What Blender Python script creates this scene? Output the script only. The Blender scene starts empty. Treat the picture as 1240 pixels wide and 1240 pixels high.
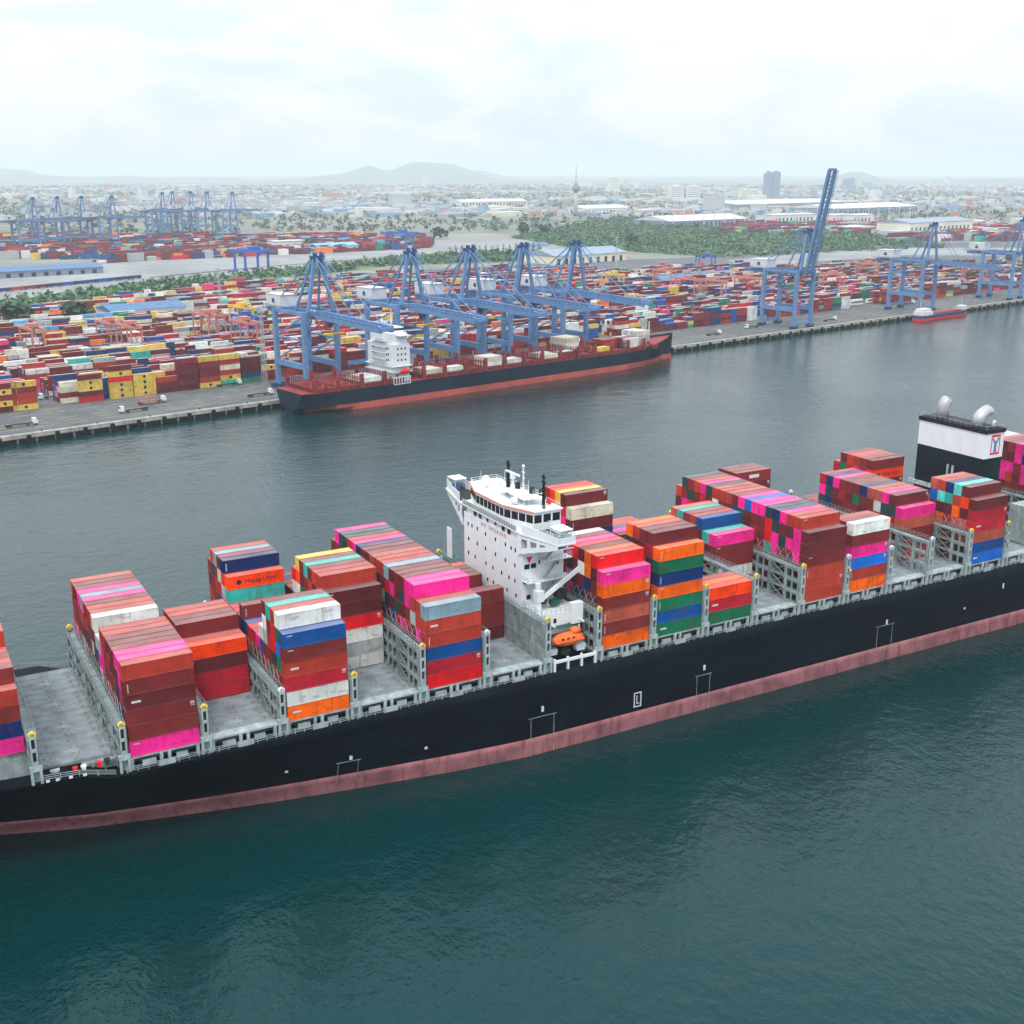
import bpy, math, random
from mathutils import Vector, Matrix
R = math.radians
random.seed(7)
sc = bpy.context.scene
COL = sc.collection

# ------------------------------------------------------------------ camera
CAM_H, PITCH, YAW, FPX = 118.84, R(16.2245), R(29.3139), 1417.3
cd = bpy.data.cameras.new('camera'); cam = bpy.data.objects.new('camera', cd); COL.objects.link(cam)
cam.location = (0, 0, CAM_H); cam.rotation_euler = (R(90) - PITCH, 0, -YAW)
cd.sensor_width = 36; cd.lens = 36 * FPX / 1240; cd.clip_start = 1; cd.clip_end = 90000
sc.camera = cam

# ------------------------------------------------------------------ sky, sun, exposure
SUN_EL, SUN_AZ = R(57), R(222)          # azimuth measured clockwise from +Y: light comes from behind-left of the camera
w = bpy.data.worlds.new('World'); sc.world = w; w.use_nodes = True
wn, wl = w.node_tree.nodes, w.node_tree.links
wn.clear()
out = wn.new('ShaderNodeOutputWorld'); bg = wn.new('ShaderNodeBackground'); bg.inputs['Strength'].default_value = 0.1
sky = wn.new('ShaderNodeTexSky'); sky.sky_type = 'NISHITA'; sky.sun_disc = False
sky.sun_elevation = SUN_EL; sky.sun_rotation = SUN_AZ; sky.air_density = 1.0; sky.dust_density = 2.0; sky.ozone_density = 1.5
tc = wn.new('ShaderNodeTexCoord'); sep = wn.new('ShaderNodeSeparateXYZ'); wl.new(tc.outputs['Generated'], sep.inputs[0])
def wmath(op, a, b=None):
    n = wn.new('ShaderNodeMath'); n.operation = op
    for i, v in enumerate((a, b)):
        if v is None: continue
        if isinstance(v, (int, float)): n.inputs[i].default_value = v
        else: wl.new(v, n.inputs[i])
    return n.outputs[0]
mpn = wn.new('ShaderNodeMapping'); mpn.inputs['Scale'].default_value = (1, 1, 2.6); wl.new(tc.outputs['Generated'], mpn.inputs[0])
nz = wn.new('ShaderNodeTexNoise'); nz.inputs['Scale'].default_value = 5.0; nz.inputs['Detail'].default_value = 10; nz.inputs['Roughness'].default_value = 0.58
nz.inputs['Distortion'].default_value = 0.5
wl.new(mpn.outputs[0], nz.inputs['Vector'])
rp = wn.new('ShaderNodeValToRGB'); rp.color_ramp.elements[0].position = 0.42; rp.color_ramp.elements[1].position = 0.54
rp.color_ramp.elements[0].color = (0.25, 0.25, 0.25, 1); rp.color_ramp.elements[1].color = (1, 1, 1, 1)
wl.new(nz.outputs[0], rp.inputs[0])
# even overcast: white cloud with pale blue thin places, brightening steadily from horizon to zenith, over the clear-sky model
up = wmath('ADD', wmath('MULTIPLY', wmath('MAXIMUM', sep.outputs[2], 0.0), 1.3), 1.0)
cb_ = wn.new('ShaderNodeMixRGB'); cb_.inputs[1].default_value = (8.2, 9.7, 11.4, 1); cb_.inputs[2].default_value = (10.8, 10.9, 11.0, 1); wl.new(rp.outputs[0], cb_.inputs[0])
cl = wn.new('ShaderNodeVectorMath'); cl.operation = 'SCALE'; wl.new(cb_.outputs[0], cl.inputs[0]); wl.new(up, cl.inputs['Scale'])
mx = wn.new('ShaderNodeMixRGB'); mx.inputs[0].default_value = .88; wl.new(sky.outputs[0], mx.inputs[1]); wl.new(cl.outputs[0], mx.inputs[2])
wl.new(mx.outputs[0], bg.inputs[0]); wl.new(bg.outputs[0], out.inputs[0])
sd = bpy.data.lights.new('sun', 'SUN'); sun = bpy.data.objects.new('sun', sd); COL.objects.link(sun)
sd.energy = 2.0; sd.angle = R(10); sd.color = (1, .94, .86)
sun.rotation_euler = (R(90) - SUN_EL, 0, math.pi - SUN_AZ)
vs = sc.view_settings; vs.view_transform = 'Standard'; vs.look = 'None'; vs.exposure = -0.07; vs.gamma = 1
try: vs.use_curve_mapping = False
except Exception: pass
sc.render.engine = 'CYCLES'
cy = sc.cycles; cy.max_bounces = 6; cy.diffuse_bounces = 2; cy.glossy_bounces = 3; cy.transmission_bounces = 2; cy.volume_bounces = 3
cy.use_denoising = True; cy.caustics_reflective = False; cy.caustics_refractive = False

# ------------------------------------------------------------------ pixel -> world (photograph is 1240 x 1240)
def ray(px, py):
    a = (px - 620) / FPX; b = (620 - py) / FPX
    cp, sp = math.cos(PITCH), math.sin(PITCH); d = cp + b * sp; z = -sp + b * cp
    c, s = math.cos(YAW), math.sin(YAW)
    return Vector((c * a + s * d, -s * a + c * d, z))
def onz(px, py, z=4.0):
    v = ray(px, py); t = (z - CAM_H) / v.z
    return Vector((v.x * t, v.y * t, z))
def ony(px, py, Y):
    v = ray(px, py); t = Y / v.y
    return Vector((v.x * t, Y, CAM_H + v.z * t))

# ------------------------------------------------------------------ mesh helpers
class MB:
    def __init__(s): s.v = []; s.f = []; s.m = []
    def add(s, vs, fs, m=0):
        o = len(s.v); s.v += [tuple(p) for p in vs]
        for f in fs: s.f.append([i + o for i in f]); s.m.append(m)
    def box(s, x0, x1, y0, y1, z0, z1, m=0):
        s.add([(x0,y0,z0),(x1,y0,z0),(x1,y1,z0),(x0,y1,z0),(x0,y0,z1),(x1,y0,z1),(x1,y1,z1),(x0,y1,z1)],
              [(3,2,1,0),(4,5,6,7),(0,1,5,4),(1,2,6,5),(2,3,7,6),(3,0,4,7)], m)
    def beam(s, p, q, w, h=None, m=0):
        h = h or w; p, q = Vector(p), Vector(q); d = (q - p).normalized()
        up = Vector((0,0,1)) if abs(d.z) < .95 else Vector((1,0,0))
        a = d.cross(up).normalized() * w / 2; b = a.cross(d).normalized() * h / 2
        s.add([p-a-b, p+a-b, p+a+b, p-a+b, q-a-b, q+a-b, q+a+b, q-a+b],
              [(0,1,2,3),(7,6,5,4),(4,5,1,0),(5,6,2,1),(6,7,3,2),(7,4,0,3)], m)
    def tube(s, p, q, r0, r1=None, n=8, m=0, cap=True):
        r1 = r0 if r1 is None else r1; p, q = Vector(p), Vector(q); d = (q - p).normalized()
        up = Vector((0,0,1)) if abs(d.z) < .95 else Vector((1,0,0))
        a = d.cross(up).normalized(); b = a.cross(d).normalized(); vs = []
        for c, r in ((p, r0), (q, r1)):
            for i in range(n):
                t = 2*math.pi*i/n; vs.append(c + a*math.cos(t)*r + b*math.sin(t)*r)
        fs = [(i, (i+1) % n, n+(i+1) % n, n+i) for i in range(n)]
        if cap: fs += [tuple(range(n-1, -1, -1)), tuple(range(n, 2*n))]
        s.add(vs, fs, m)
    def prism(s, pts, d, m=0):
        """closed polygon pts (3D, planar) pushed along vector d"""
        n = len(pts); d = Vector(d); P = [Vector(p) for p in pts]
        s.add(P + [p + d for p in P], [tuple(range(n-1,-1,-1)), tuple(range(n, 2*n))] + [(i,(i+1)%n,n+(i+1)%n,n+i) for i in range(n)], m)
    def ball(s, c, r, n=10, k=6, sx=1, sy=1, sz=1, m=0):
        vs = []; fs = []
        for j in range(k+1):
            t = math.pi*j/k
            for i in range(n):
                a = 2*math.pi*i/n
                vs.append((c[0]+r*sx*math.sin(t)*math.cos(a), c[1]+r*sy*math.sin(t)*math.sin(a), c[2]+r*sz*math.cos(t)))
        for j in range(k):
            for i in range(n): fs.append((j*n+i, (j+1)*n+i, (j+1)*n+(i+1)%n, j*n+(i+1)%n))
        s.add(vs, fs, m)
    def rings(s, rings, m=0, close=True):
        """skin a list of equally long vertex rings"""
        n = len(rings[0]); vs = [p for r in rings for p in r]; fs = []
        for j in range(len(rings)-1):
            for i in range(n if close else n-1):
                fs.append((j*n+i, j*n+(i+1)%n, (j+1)*n+(i+1)%n, (j+1)*n+i))
        if close: fs += [tuple(range(n-1,-1,-1)), tuple(range((len(rings)-1)*n, len(rings)*n))]
        s.add(vs, fs, m)
    def mesh(s, name, mats):
        me = bpy.data.meshes.new(name); me.from_pydata(s.v, [], s.f)
        for mt in (mats if isinstance(mats, (list, tuple)) else [mats]): me.materials.append(mt)
        if any(s.m): me.polygons.foreach_set('material_index', s.m)
        me.update(); return me
    def build(s, name, mats, parent=None, smooth=False):
        me = s.mesh(name, mats)
        if smooth: me.polygons.foreach_set('use_smooth', [True]*len(me.polygons))
        return link(name, me, parent)
def link(name, me, parent=None, loc=None, rz=0):
    o = bpy.data.objects.new(name, me); COL.objects.link(o)
    if parent is not None: o.parent = parent
    if loc is not None: o.location = loc
    if rz: o.rotation_euler = (0, 0, rz)
    return o
def tag(o, label, cat, group=None):
    o['label'] = label; o['category'] = cat
    if group: o['group'] = group
    return o
def thing(name, label, cat, loc=(0,0,0), rz=0, group=None):
    o = bpy.data.objects.new(name, None); COL.objects.link(o); o.location = loc; o.rotation_euler = (0,0,rz); o.empty_display_size = .1
    return tag(o, label, cat, group)
def struct(o): o['kind'] = 'structure'; return o
def stuff(o, label=None):
    o['kind'] = 'stuff'
    if label: o['label'] = label
    return o
def copy_tree(o, parent=None):
    c = o.copy(); COL.objects.link(c)
    if parent is not None: c.parent = parent
    for ch in list(o.children): copy_tree(ch, c)
    return c
def color_attr(me, cols):
    a = me.color_attributes.new('col', 'FLOAT_COLOR', 'POINT')
    flat = []
    for c in cols: flat += [c[0], c[1], c[2], 1.0]
    a.data.foreach_set('color', flat)

# ------------------------------------------------------------------ materials
def base(name):
    m = bpy.data.materials.new(name); m.use_nodes = True; nt = m.node_tree
    return m, nt, nt.nodes['Principled BSDF']
def N(nt, t, **kw):
    n = nt.nodes.new(t)
    for k, v in kw.items():
        if hasattr(n, k): setattr(n, k, v)
        else: n.inputs[k].default_value = v
    return n
def coords(nt, scale=(1,1,1), kind='Object'):
    t = N(nt, 'ShaderNodeTexCoord'); mp = N(nt, 'ShaderNodeMapping'); mp.inputs['Scale'].default_value = scale
    nt.links.new(t.outputs[kind], mp.inputs[0]); return mp.outputs[0]
def ramp(nt, src, p0, c0, p1, c1):
    r = N(nt, 'ShaderNodeValToRGB'); e = r.color_ramp.elements
    e[0].position = p0; e[1].position = p1
    f = lambda c: (c, c, c, 1) if isinstance(c, (int, float)) else (*c, 1)
    e[0].color = f(c0); e[1].color = f(c1); nt.links.new(src, r.inputs[0]); return r.outputs[0]
def mixc(nt, fac, a, b, mode='MIX'):
    m = N(nt, 'ShaderNodeMixRGB'); m.blend_type = mode
    for i, v in enumerate((fac, a, b)):
        if isinstance(v, (int, float)): m.inputs[i].default_value = v
        elif isinstance(v, tuple): m.inputs[i].default_value = (*v, 1)
        else: nt.links.new(v, m.inputs[i])
    return m.outputs[0]
def paint(name, col, rough=.55, metal=0, var=.25, scale=.35, streak=0, dirt=(.12,.09,.07), bump=0, bscale=3, attr=None, spec=.15):
    """paint with blotchy fading and, if asked, vertical dirt streaks; attr = 'obj' or an attribute name gives the colour"""
    m, nt, b = base(name)
    if attr == 'obj': c = N(nt, 'ShaderNodeObjectInfo').outputs['Color']
    elif attr: a = N(nt, 'ShaderNodeAttribute'); a.attribute_name = attr; c = a.outputs['Color']
    else: r = N(nt, 'ShaderNodeRGB'); r.outputs[0].default_value = (*col, 1); c = r.outputs[0]
    n1 = N(nt, 'ShaderNodeTexNoise', Scale=scale, Detail=5.0); nt.links.new(coords(nt), n1.inputs['Vector'])
    g = ramp(nt, n1.outputs[0], .3, 1-var, .7, 1+var)
    c = mixc(nt, 1.0, c, g, 'MULTIPLY')
    if streak:
        n2 = N(nt, 'ShaderNodeTexNoise', Scale=1.0, Detail=4.0); nt.links.new(coords(nt, (.9, .9, .12)), n2.inputs['Vector'])
        c = mixc(nt, ramp(nt, n2.outputs[0], .52, 0.0, .72, streak), c, dirt)
    nt.links.new(c, b.inputs['Base Color']); b.inputs['Roughness'].default_value = rough; b.inputs['Metallic'].default_value = metal
    b.inputs['Specular IOR Level'].default_value = spec
    if bump:
        n3 = N(nt, 'ShaderNodeTexNoise', Scale=bscale, Detail=3.0); nt.links.new(coords(nt), n3.inputs['Vector'])
        bp = N(nt, 'ShaderNodeBump', Strength=bump, Distance=.1); nt.links.new(n3.outputs[0], bp.inputs['Height']); nt.links.new(bp.outputs[0], b.inputs['Normal'])
    return m
def container_mat(name, attr):
    m, nt, b = base(name)
    if attr == 'obj':
        oi = N(nt, 'ShaderNodeObjectInfo'); c = oi.outputs['Color']; rnd = oi.outputs['Random']
    else:
        a = N(nt, 'ShaderNodeAttribute'); a.attribute_name = 'col'; c = a.outputs['Color']; rnd = None
    t = N(nt, 'ShaderNodeTexCoord'); src = t.outputs['Object']
    if rnd is not None:
        off = N(nt, 'ShaderNodeVectorMath'); off.operation = 'ADD'; cb = N(nt, 'ShaderNodeCombineXYZ')
        ml = N(nt, 'ShaderNodeMath'); ml.operation = 'MULTIPLY'; ml.inputs[1].default_value = 500; nt.links.new(rnd, ml.inputs[0])
        for i in (1, 2): nt.links.new(ml.outputs[0], cb.inputs[i])
        nt.links.new(src, off.inputs[0]); nt.links.new(cb.outputs[0], off.inputs[1]); nsrc = off.outputs[0]
    else: nsrc = src
    def nse(sca, mp, det=4.0):
        mpn = N(nt, 'ShaderNodeMapping'); mpn.inputs['Scale'].default_value = mp; nt.links.new(nsrc, mpn.inputs[0])
        n = N(nt, 'ShaderNodeTexNoise', Scale=sca, Detail=det); nt.links.new(mpn.outputs[0], n.inputs['Vector']); return n.outputs[0]
    c = mixc(nt, 1.0, c, ramp(nt, nse(.25, (1,1,1)), .3, .78, .7, 1.18), 'MULTIPLY')
    # rust and grime runs
    c = mixc(nt, ramp(nt, nse(1.3, (1,1,.16)), .54, 0.0, .78, .6), c, (.09, .03, .022))
    c = mixc(nt, ramp(nt, nse(.9, (.35,1,1), 2.0), .62, 0.0, .66, .35), c, (.13, .05, .045))
    # sun-bleached, dusty roof sheets; the pale mix also paints in some top light
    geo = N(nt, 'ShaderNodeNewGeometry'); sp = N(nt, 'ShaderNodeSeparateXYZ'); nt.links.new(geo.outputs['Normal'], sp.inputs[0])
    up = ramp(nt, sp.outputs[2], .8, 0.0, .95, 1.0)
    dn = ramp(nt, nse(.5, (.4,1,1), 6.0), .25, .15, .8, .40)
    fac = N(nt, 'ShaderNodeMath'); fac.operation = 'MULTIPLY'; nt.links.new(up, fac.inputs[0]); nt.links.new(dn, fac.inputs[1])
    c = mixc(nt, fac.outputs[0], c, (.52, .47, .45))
    nt.links.new(c, b.inputs['Base Color']); b.inputs['Roughness'].default_value = .6; b.inputs['Specular IOR Level'].default_value = .1
    # pressed corrugations
    wv = N(nt, 'ShaderNodeTexWave', Scale=1.75); wv.wave_type = 'BANDS'; wv.bands_direction = 'X'; nt.links.new(src, wv.inputs['Vector'])
    bp = N(nt, 'ShaderNodeBump', Strength=.35, Distance=.03); nt.links.new(wv.outputs[1], bp.inputs['Height']); nt.links.new(bp.outputs[0], b.inputs['Normal'])
    return m
M = {}
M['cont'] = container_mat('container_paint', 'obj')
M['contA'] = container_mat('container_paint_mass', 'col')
M['mark'] = paint('white_lettering', (.62,.62,.60), .6, var=.1)
M['markdark'] = paint('dark_lettering', (.015,.02,.06), .6, var=.1)
M['hull'] = paint('black_hull_paint', (.003,.006,.011), .55, var=.35, scale=.08, streak=.10, dirt=(.03,.035,.035), spec=.06)
def plating(mat, amt):
    nt = mat.node_tree; b = nt.nodes['Principled BSDF']; src = b.inputs['Base Color'].links[0].from_socket
    t = N(nt, 'ShaderNodeTexCoord'); sp = N(nt, 'ShaderNodeSeparateXYZ'); cb = N(nt, 'ShaderNodeCombineXYZ'); nt.links.new(t.outputs['Object'], sp.inputs[0])
    nt.links.new(sp.outputs[0], cb.inputs[0]); nt.links.new(sp.outputs[2], cb.inputs[1])
    br = N(nt, 'ShaderNodeTexBrick', Scale=1.0); br.inputs['Brick Width'].default_value = 11.0; br.inputs['Row Height'].default_value = 2.7; br.inputs['Mortar Size'].default_value = .05; br.inputs['Mortar Smooth'].default_value = .6
    br.inputs['Color1'].default_value = (1-amt,)*3+(1,); br.inputs['Color2'].default_value = (1+amt,)*3+(1,); br.inputs['Mortar'].default_value = (1.9,)*3+(1,)
    nt.links.new(cb.outputs[0], br.inputs['Vector']); nt.links.new(mixc(nt, 1.0, src, br.outputs[0], 'MULTIPLY'), b.inputs['Base Color'])
    n3 = N(nt, 'ShaderNodeTexNoise', Scale=.35, Detail=2.0); nt.links.new(t.outputs['Object'], n3.inputs['Vector'])
    bp = N(nt, 'ShaderNodeBump', Strength=.35, Distance=.15); nt.links.new(n3.outputs[0], bp.inputs['Height']); nt.links.new(bp.outputs[0], b.inputs['Normal'])
plating(M['hull'], .25)
M['boot'] = paint('faded_red_antifouling', (.27,.11,.12), .75, var=.35, scale=.25, streak=.75, dirt=(.12,.035,.04))
M['deck'] = paint('grey_green_deck_paint', (.20,.26,.26), .6, var=.3, scale=.5, streak=.3, dirt=(.1,.08,.07))
M['hatch'] = paint('worn_grey_hatch_paint', (.22,.26,.28), .65, var=.3, scale=.35, bump=.2, bscale=1.2)
M['steel'] = paint('pale_grey_steel_paint', (.36,.43,.44), .5, var=.25, scale=.6, streak=.4, dirt=(.16,.14,.12))
M['steeldk'] = paint('weathered_grey_plate', (.26,.31,.31), .6, var=.35, scale=.5, streak=.6, dirt=(.09,.075,.06))
M['white'] = paint('white_ship_paint', (.72,.76,.79), .45, var=.05, scale=.3, streak=.12, dirt=(.45,.40,.34))
M['glass'] = paint('dark_window_glass', (.012,.016,.022), .12, var=.1)
M['yellow'] = paint('yellow_cap_paint', (.78,.58,.10), .5, var=.1)
M['orange'] = paint('lifeboat_orange', (.85,.16,.04), .4, var=.1)
M['palered'] = paint('faded_red_lettering', (.55,.22,.20), .6, var=.2)
M['steelmid'] = paint('lashing_bridge_grey', (.24,.30,.31), .6, var=.3, scale=.5, streak=.5, dirt=(.08,.07,.06))
M['red'] = paint('signal_red', (.75,.02,.03), .5, var=.1)
M['blk'] = paint('black_paint', (.012,.014,.018), .5, var=.2)
M['funnel'] = paint('funnel_black', (.005,.013,.020), .5, var=.3, scale=.3)
M['dark'] = paint('dark_machinery', (.03,.035,.035), .7, var=.3)
M['green'] = paint('green_deck', (.02,.10,.08), .6, var=.2)
M['rust'] = paint('brown_socket_rust', (.22,.13,.06), .8, var=.3)
M['stainless'] = paint('exhaust_pipe_steel', (.40,.42,.44), .4, metal=.3, var=.2)
M['logoblue'] = paint('logo_blue', (.10,.22,.50), .5, var=.05)
M['crane'] = paint('blue_crane_paint', (.125,.24,.44), .5, var=.15, scale=.2, streak=.15, dirt=(.07,.08,.1))
M['cranedk'] = paint('dark_blue_machinery', (.03,.07,.17), .6, var=.2)
M['pink_rtg'] = paint('salmon_yard_crane_paint', (.50,.20,.17), .5, var=.15)
M['yel_rtg'] = paint('yellow_yard_crane_paint', (.72,.45,.05), .5, var=.15)
M['blue_rtg'] = paint('blue_yard_crane_paint', (.03,.11,.42), .5, var=.15)
M['hull2'] = paint('dark_blue_hull_paint', (.012,.025,.042), .5, var=.3, scale=.08, streak=.15, dirt=(.04,.04,.04), spec=.06)
M['boot2'] = paint('salmon_antifouling', (.48,.10,.08), .7, var=.2, scale=.1, streak=.3, dirt=(.3,.12,.1))
M['brownsteel'] = paint('red_brown_deck_paint', (.26,.045,.045), .6, var=.3, scale=.4)
M['cream'] = paint('cream_paint', (.70,.67,.56), .6, var=.1)
M['concrete'] = paint('wharf_concrete', (.34,.33,.30), .85, var=.3, scale=.15, streak=.5, dirt=(.12,.10,.07))
M['rubber'] = paint('black_rubber', (.012,.012,.012), .8, var=.2)
M['roofblue'] = paint('blue_metal_roof', (.08,.17,.32), .5, var=.15)
M['roofteal'] = paint('pale_blue_roof', (.20,.42,.58), .5, var=.15)
M['roofgrey'] = paint('blue_grey_roof', (.24,.31,.40), .5, var=.15)
M['roofwhite'] = paint('white_metal_roof', (.56,.58,.60), .5, var=.08)
M['bwhite'] = paint('white_render', (.66,.66,.64), .7, var=.1)
M['bgrey'] = paint('grey_glass_facade', (.20,.27,.36), .4, var=.1)
M['conc2'] = paint('tower_concrete', (.45,.46,.46), .8, var=.1)
M['mass'] = paint('city_wall', None, .7, var=.1, attr='col')
M['trunk'] = paint('bark', (.07,.05,.035), .9, var=.2)
def leafmat(name, c):
    m, nt, b = base(name)
    a = N(nt, 'ShaderNodeAttribute'); a.attribute_name = 'col'
    nt.links.new(a.outputs['Color'], b.inputs['Base Color']); b.inputs['Roughness'].default_value = .7; return m
M['leaf'] = leafmat('foliage', None)

def ground_mat(name, c0, c1, scale, c2=None, rough=.9):
    m, nt, b = base(name)
    n1 = N(nt, 'ShaderNodeTexNoise', Scale=scale, Detail=8.0); nt.links.new(coords(nt), n1.inputs['Vector'])
    c = ramp(nt, n1.outputs[0], .35, c0, .65, c1)
    if c2:
        n2 = N(nt, 'ShaderNodeTexNoise', Scale=scale*6, Detail=6.0); nt.links.new(coords(nt), n2.inputs['Vector'])
        c = mixc(nt, ramp(nt, n2.outputs[0], .5, 0.0, .7, .7), c, c2)
    nt.links.new(c, b.inputs['Base Color']); b.inputs['Roughness'].default_value = rough; return m
M['land'] = ground_mat('hinterland', (.07,.10,.06), (.22,.22,.19), .0016, (.30,.30,.29))
M['asphalt'] = ground_mat('yard_asphalt', (.075,.085,.09), (.12,.13,.135), .03, (.055,.06,.065))
M['railbed'] = ground_mat('pale_ballast', (.20,.21,.22), (.30,.31,.32), .01, (.16,.17,.17))
M['shrub'] = ground_mat('green_undergrowth', (.045,.12,.035), (.08,.18,.05), .02, (.10,.12,.05))
M['hill'] = ground_mat('wooded_hill', (.04,.075,.05), (.07,.11,.06), .004)
def water_mat():
    m, nt, b = base('harbour_water')
    b.inputs['Roughness'].default_value = .12; b.inputs['IOR'].default_value = 1.9; b.inputs['Specular Tint'].default_value = (.0,.08,.12,1)
    n0 = N(nt, 'ShaderNodeTexNoise', Scale=.006, Detail=5.0); nt.links.new(coords(nt), n0.inputs['Vector'])
    nt.links.new(ramp(nt, n0.outputs[0], .3, (.0,.021,.0225), .7, (.0,.028,.030)), b.inputs['Base Color'])
    def nse(sc_, det, mp=(1,1,1)):
        n = N(nt, 'ShaderNodeTexNoise', Scale=sc_, Detail=det, Roughness=.6); nt.links.new(coords(nt, mp), n.inputs['Vector']); return n.outputs[0]
    def madd(a, k, c):
        ad = N(nt, 'ShaderNodeMath'); ad.operation = 'MULTIPLY_ADD'; nt.links.new(a, ad.inputs[0]); ad.inputs[1].default_value = k
        if c is None: ad.inputs[2].default_value = 0
        else: nt.links.new(c, ad.inputs[2])
        return ad.outputs[0]
    h = madd(nse(1.1, 3.0, (1,.75,1)), .30, None); h = madd(nse(.4, 3.0, (1,.7,1)), .8, h)
    mul = N(nt, 'ShaderNodeMath'); mul.operation = 'MULTIPLY'; nt.links.new(h, mul.inputs[0]); nt.links.new(ramp(nt, nse(.012, 3.0), .3, .55, .7, 1.1), mul.inputs[1])
    h = madd(nse(.09, 2.0, (.8,1,1)), .9, mul.outputs[0])
    bp = N(nt, 'ShaderNodeBump', Strength=.55, Distance=.9); nt.links.new(h, bp.inputs['Height']); nt.links.new(bp.outputs[0], b.inputs['Normal'])
    return m
M['water'] = water_mat()

# ------------------------------------------------------------------ quay frame: s along the quay, n inland
QA = R(10.6); Q0 = Vector((51, 560.5, 0)); ET = Vector((math.cos(QA), math.sin(QA), 0)); EN = Vector((-math.sin(QA), math.cos(QA), 0))
def q(s, n, z=0): v = Q0 + ET*s + EN*n; return Vector((v.x, v.y, z))
def sn(p): d = Vector((p[0], p[1], 0)) - Q0; return d.dot(ET), d.dot(EN)
def s_at(px, n, z=4.0):
    """s of the point of the line n = const (at height z) seen in pixel column px"""
    lo, hi = -400.0, 3000.0
    for _ in range(50):
        mid = (lo+hi)/2; p = q(mid, n, z); x, y, zz = p.x, p.y, p.z-CAM_H
        c, s = math.cos(YAW), math.sin(YAW); r = c*x-s*y; d = s*x+c*y; fw = d*math.cos(PITCH)-zz*math.sin(PITCH)
        if 620+FPX*r/fw < px: lo = mid
        else: hi = mid
    return lo

# ------------------------------------------------------------------ setting
mb = MB(); mb.add([(-3000,-1500,0),(9000,-1500,0),(9000,3500,0),(-3000,3500,0)], [(0,1,2,3)])
struct(mb.build('water', M['water']))
mb = MB()
A = [q(-2500,2,3.9), q(32000,2,3.9), q(32000,45000,3.9), q(-32000,45000,3.9), q(-32000,300,3.9), q(-2500,300,3.9)]
mb.add(A, [tuple(range(6))]); struct(mb.build('ground', M['land']))
def sheet(name, pts, z, mat):
    mb = MB(); mb.add([(p[0], p[1], z) for p in pts], [tuple(range(len(pts)))]); return struct(mb.build(name, mat))
sheet('yard_pavement', [q(-600,1.5), q(2600,1.5), q(2600,470), q(1200,560), q(760,640), q(430,640), q(-600,470)], 4.0, M['asphalt'])
PX = lambda pts: [onz(a, b) for a, b in pts]
sheet('railway_ballast', PX([(-60,372),(150,352),(330,330),(520,308),(690,299),(690,289),(520,291),(330,304),(150,318),(-60,334)]), 3.95, M['railbed'])
sheet('access_road', PX([(-60,392),(120,378),(200,362),(330,345),(330,341),(200,357),(120,371),(-60,384)]), 4.02, M['railbed'])
sheet('port_road', PX([(880,315),(1000,305),(1100,300),(1280,300),(1280,310),(1100,309),(1000,316),(900,322)]), 4.02, M['railbed'])

# open piled wharf edge
wharf = thing('wharf', 'pale concrete wharf edge with black fenders along the container terminal', 'wharf', q(0,0,0))
wi = Matrix.Translation(-wharf.location)
def wpart(mb, name, mat):
    o = mb.build(name, mat, wharf); o.matrix_parent_inverse = wi; return o
L = 26.0; nseg = 54; s0 = -150
me_cope = MB(); me_cope.box(0.06, L-.06, -.3, 2.2, 2.3, 4.25); me_cope = me_cope.mesh('edge_beam', M['concrete'])
me_pile = MB()
for i in range(4): me_pile.tube((3+i*6.6, 1.2, -2), (3+i*6.6, 1.2, 2.3), .45, n=7)
me_pile = me_pile.mesh('pile', M['concrete'])
fm = MB(); fm.box(-.9,.9,-1.25,-.35,.5,3.7); fm.box(-.5,.5,-.36,-.28,1,3.4); me_f = fm.mesh('fender', M['rubber'])
bm_ = MB(); bm_.tube((0,1.1,4.25),(0,1.1,4.8),.28,.22); bm_.tube((0,1.1,4.8),(0,1.1,5.0),.42,.36); me_b = bm_.mesh('bollard', M['rubber'])
def wchild(name, me, s):
    o = link(name, me, wharf); o.location = ET*s; o.rotation_euler = (0,0,QA); return o
for i in range(nseg):
    s = s0+i*L
    wchild('edge_beam', me_cope, s)
    for j in range(2): wchild('fender', me_f, s+6.5+13*j)
    wchild('bollard', me_b, s+13)
bk = MB(); bk.box(s0, s0+nseg*L, 2.25, 2.6, -2, 3.85); o = bk.build('recess_shade_wall', M['dark'], wharf); o.rotation_euler = (0,0,QA)  # near-black colour paints in the shade of the recess behind the piles
pl = MB()
for i in range(nseg*3): pl.tube((s0+i*8.6+3, 1.0, -2), (s0+i*8.6+3, 1.0, 2.3), .45, n=6)
o = stuff(pl.build('pile', M['concrete'], wharf)); o.rotation_euler = (0,0,QA)
bpy.data.meshes.remove(me_pile)

# ------------------------------------------------------------------ the laden ship in front
YS, RP, TH, Z0 = 194.03, 2.56, 2.9, 20.16
YC = YS + 10*RP - .06
def uk(k): return 32.28 + 14.36*k - (1.66 if k >= 7 else 0)
ship = thing('container_ship', 'huge black hulled container ship with white bridge tower and tall stacked cargo', 'ship', (150, YC, 0))
SI = Matrix.Translation(-ship.location)
def spart(mb, name, mat, parent=None, smooth=False):
    o = mb.build(name, mat, None, smooth); o.parent = parent or ship
    if parent is None: o.matrix_parent_inverse = SI
    return o
def lerp(tab, x):
    if x <= tab[0][0]: return tab[0][1]
    for (a, b), (c, d) in zip(tab, tab[1:]):
        if x <= c: t = (x-a)/(c-a); return b+(d-b)*t
    return tab[-1][1]
HBW = [(-4,0.1),(4,2.2),(11,4.6),(25,9.9),(39.5,13.6),(54.5,17.2),(70,20.3),(87,23.2),(100,25.3),(112,26.6),(125,26.8),(310,26.8),(335,24),(352,18)]
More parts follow.
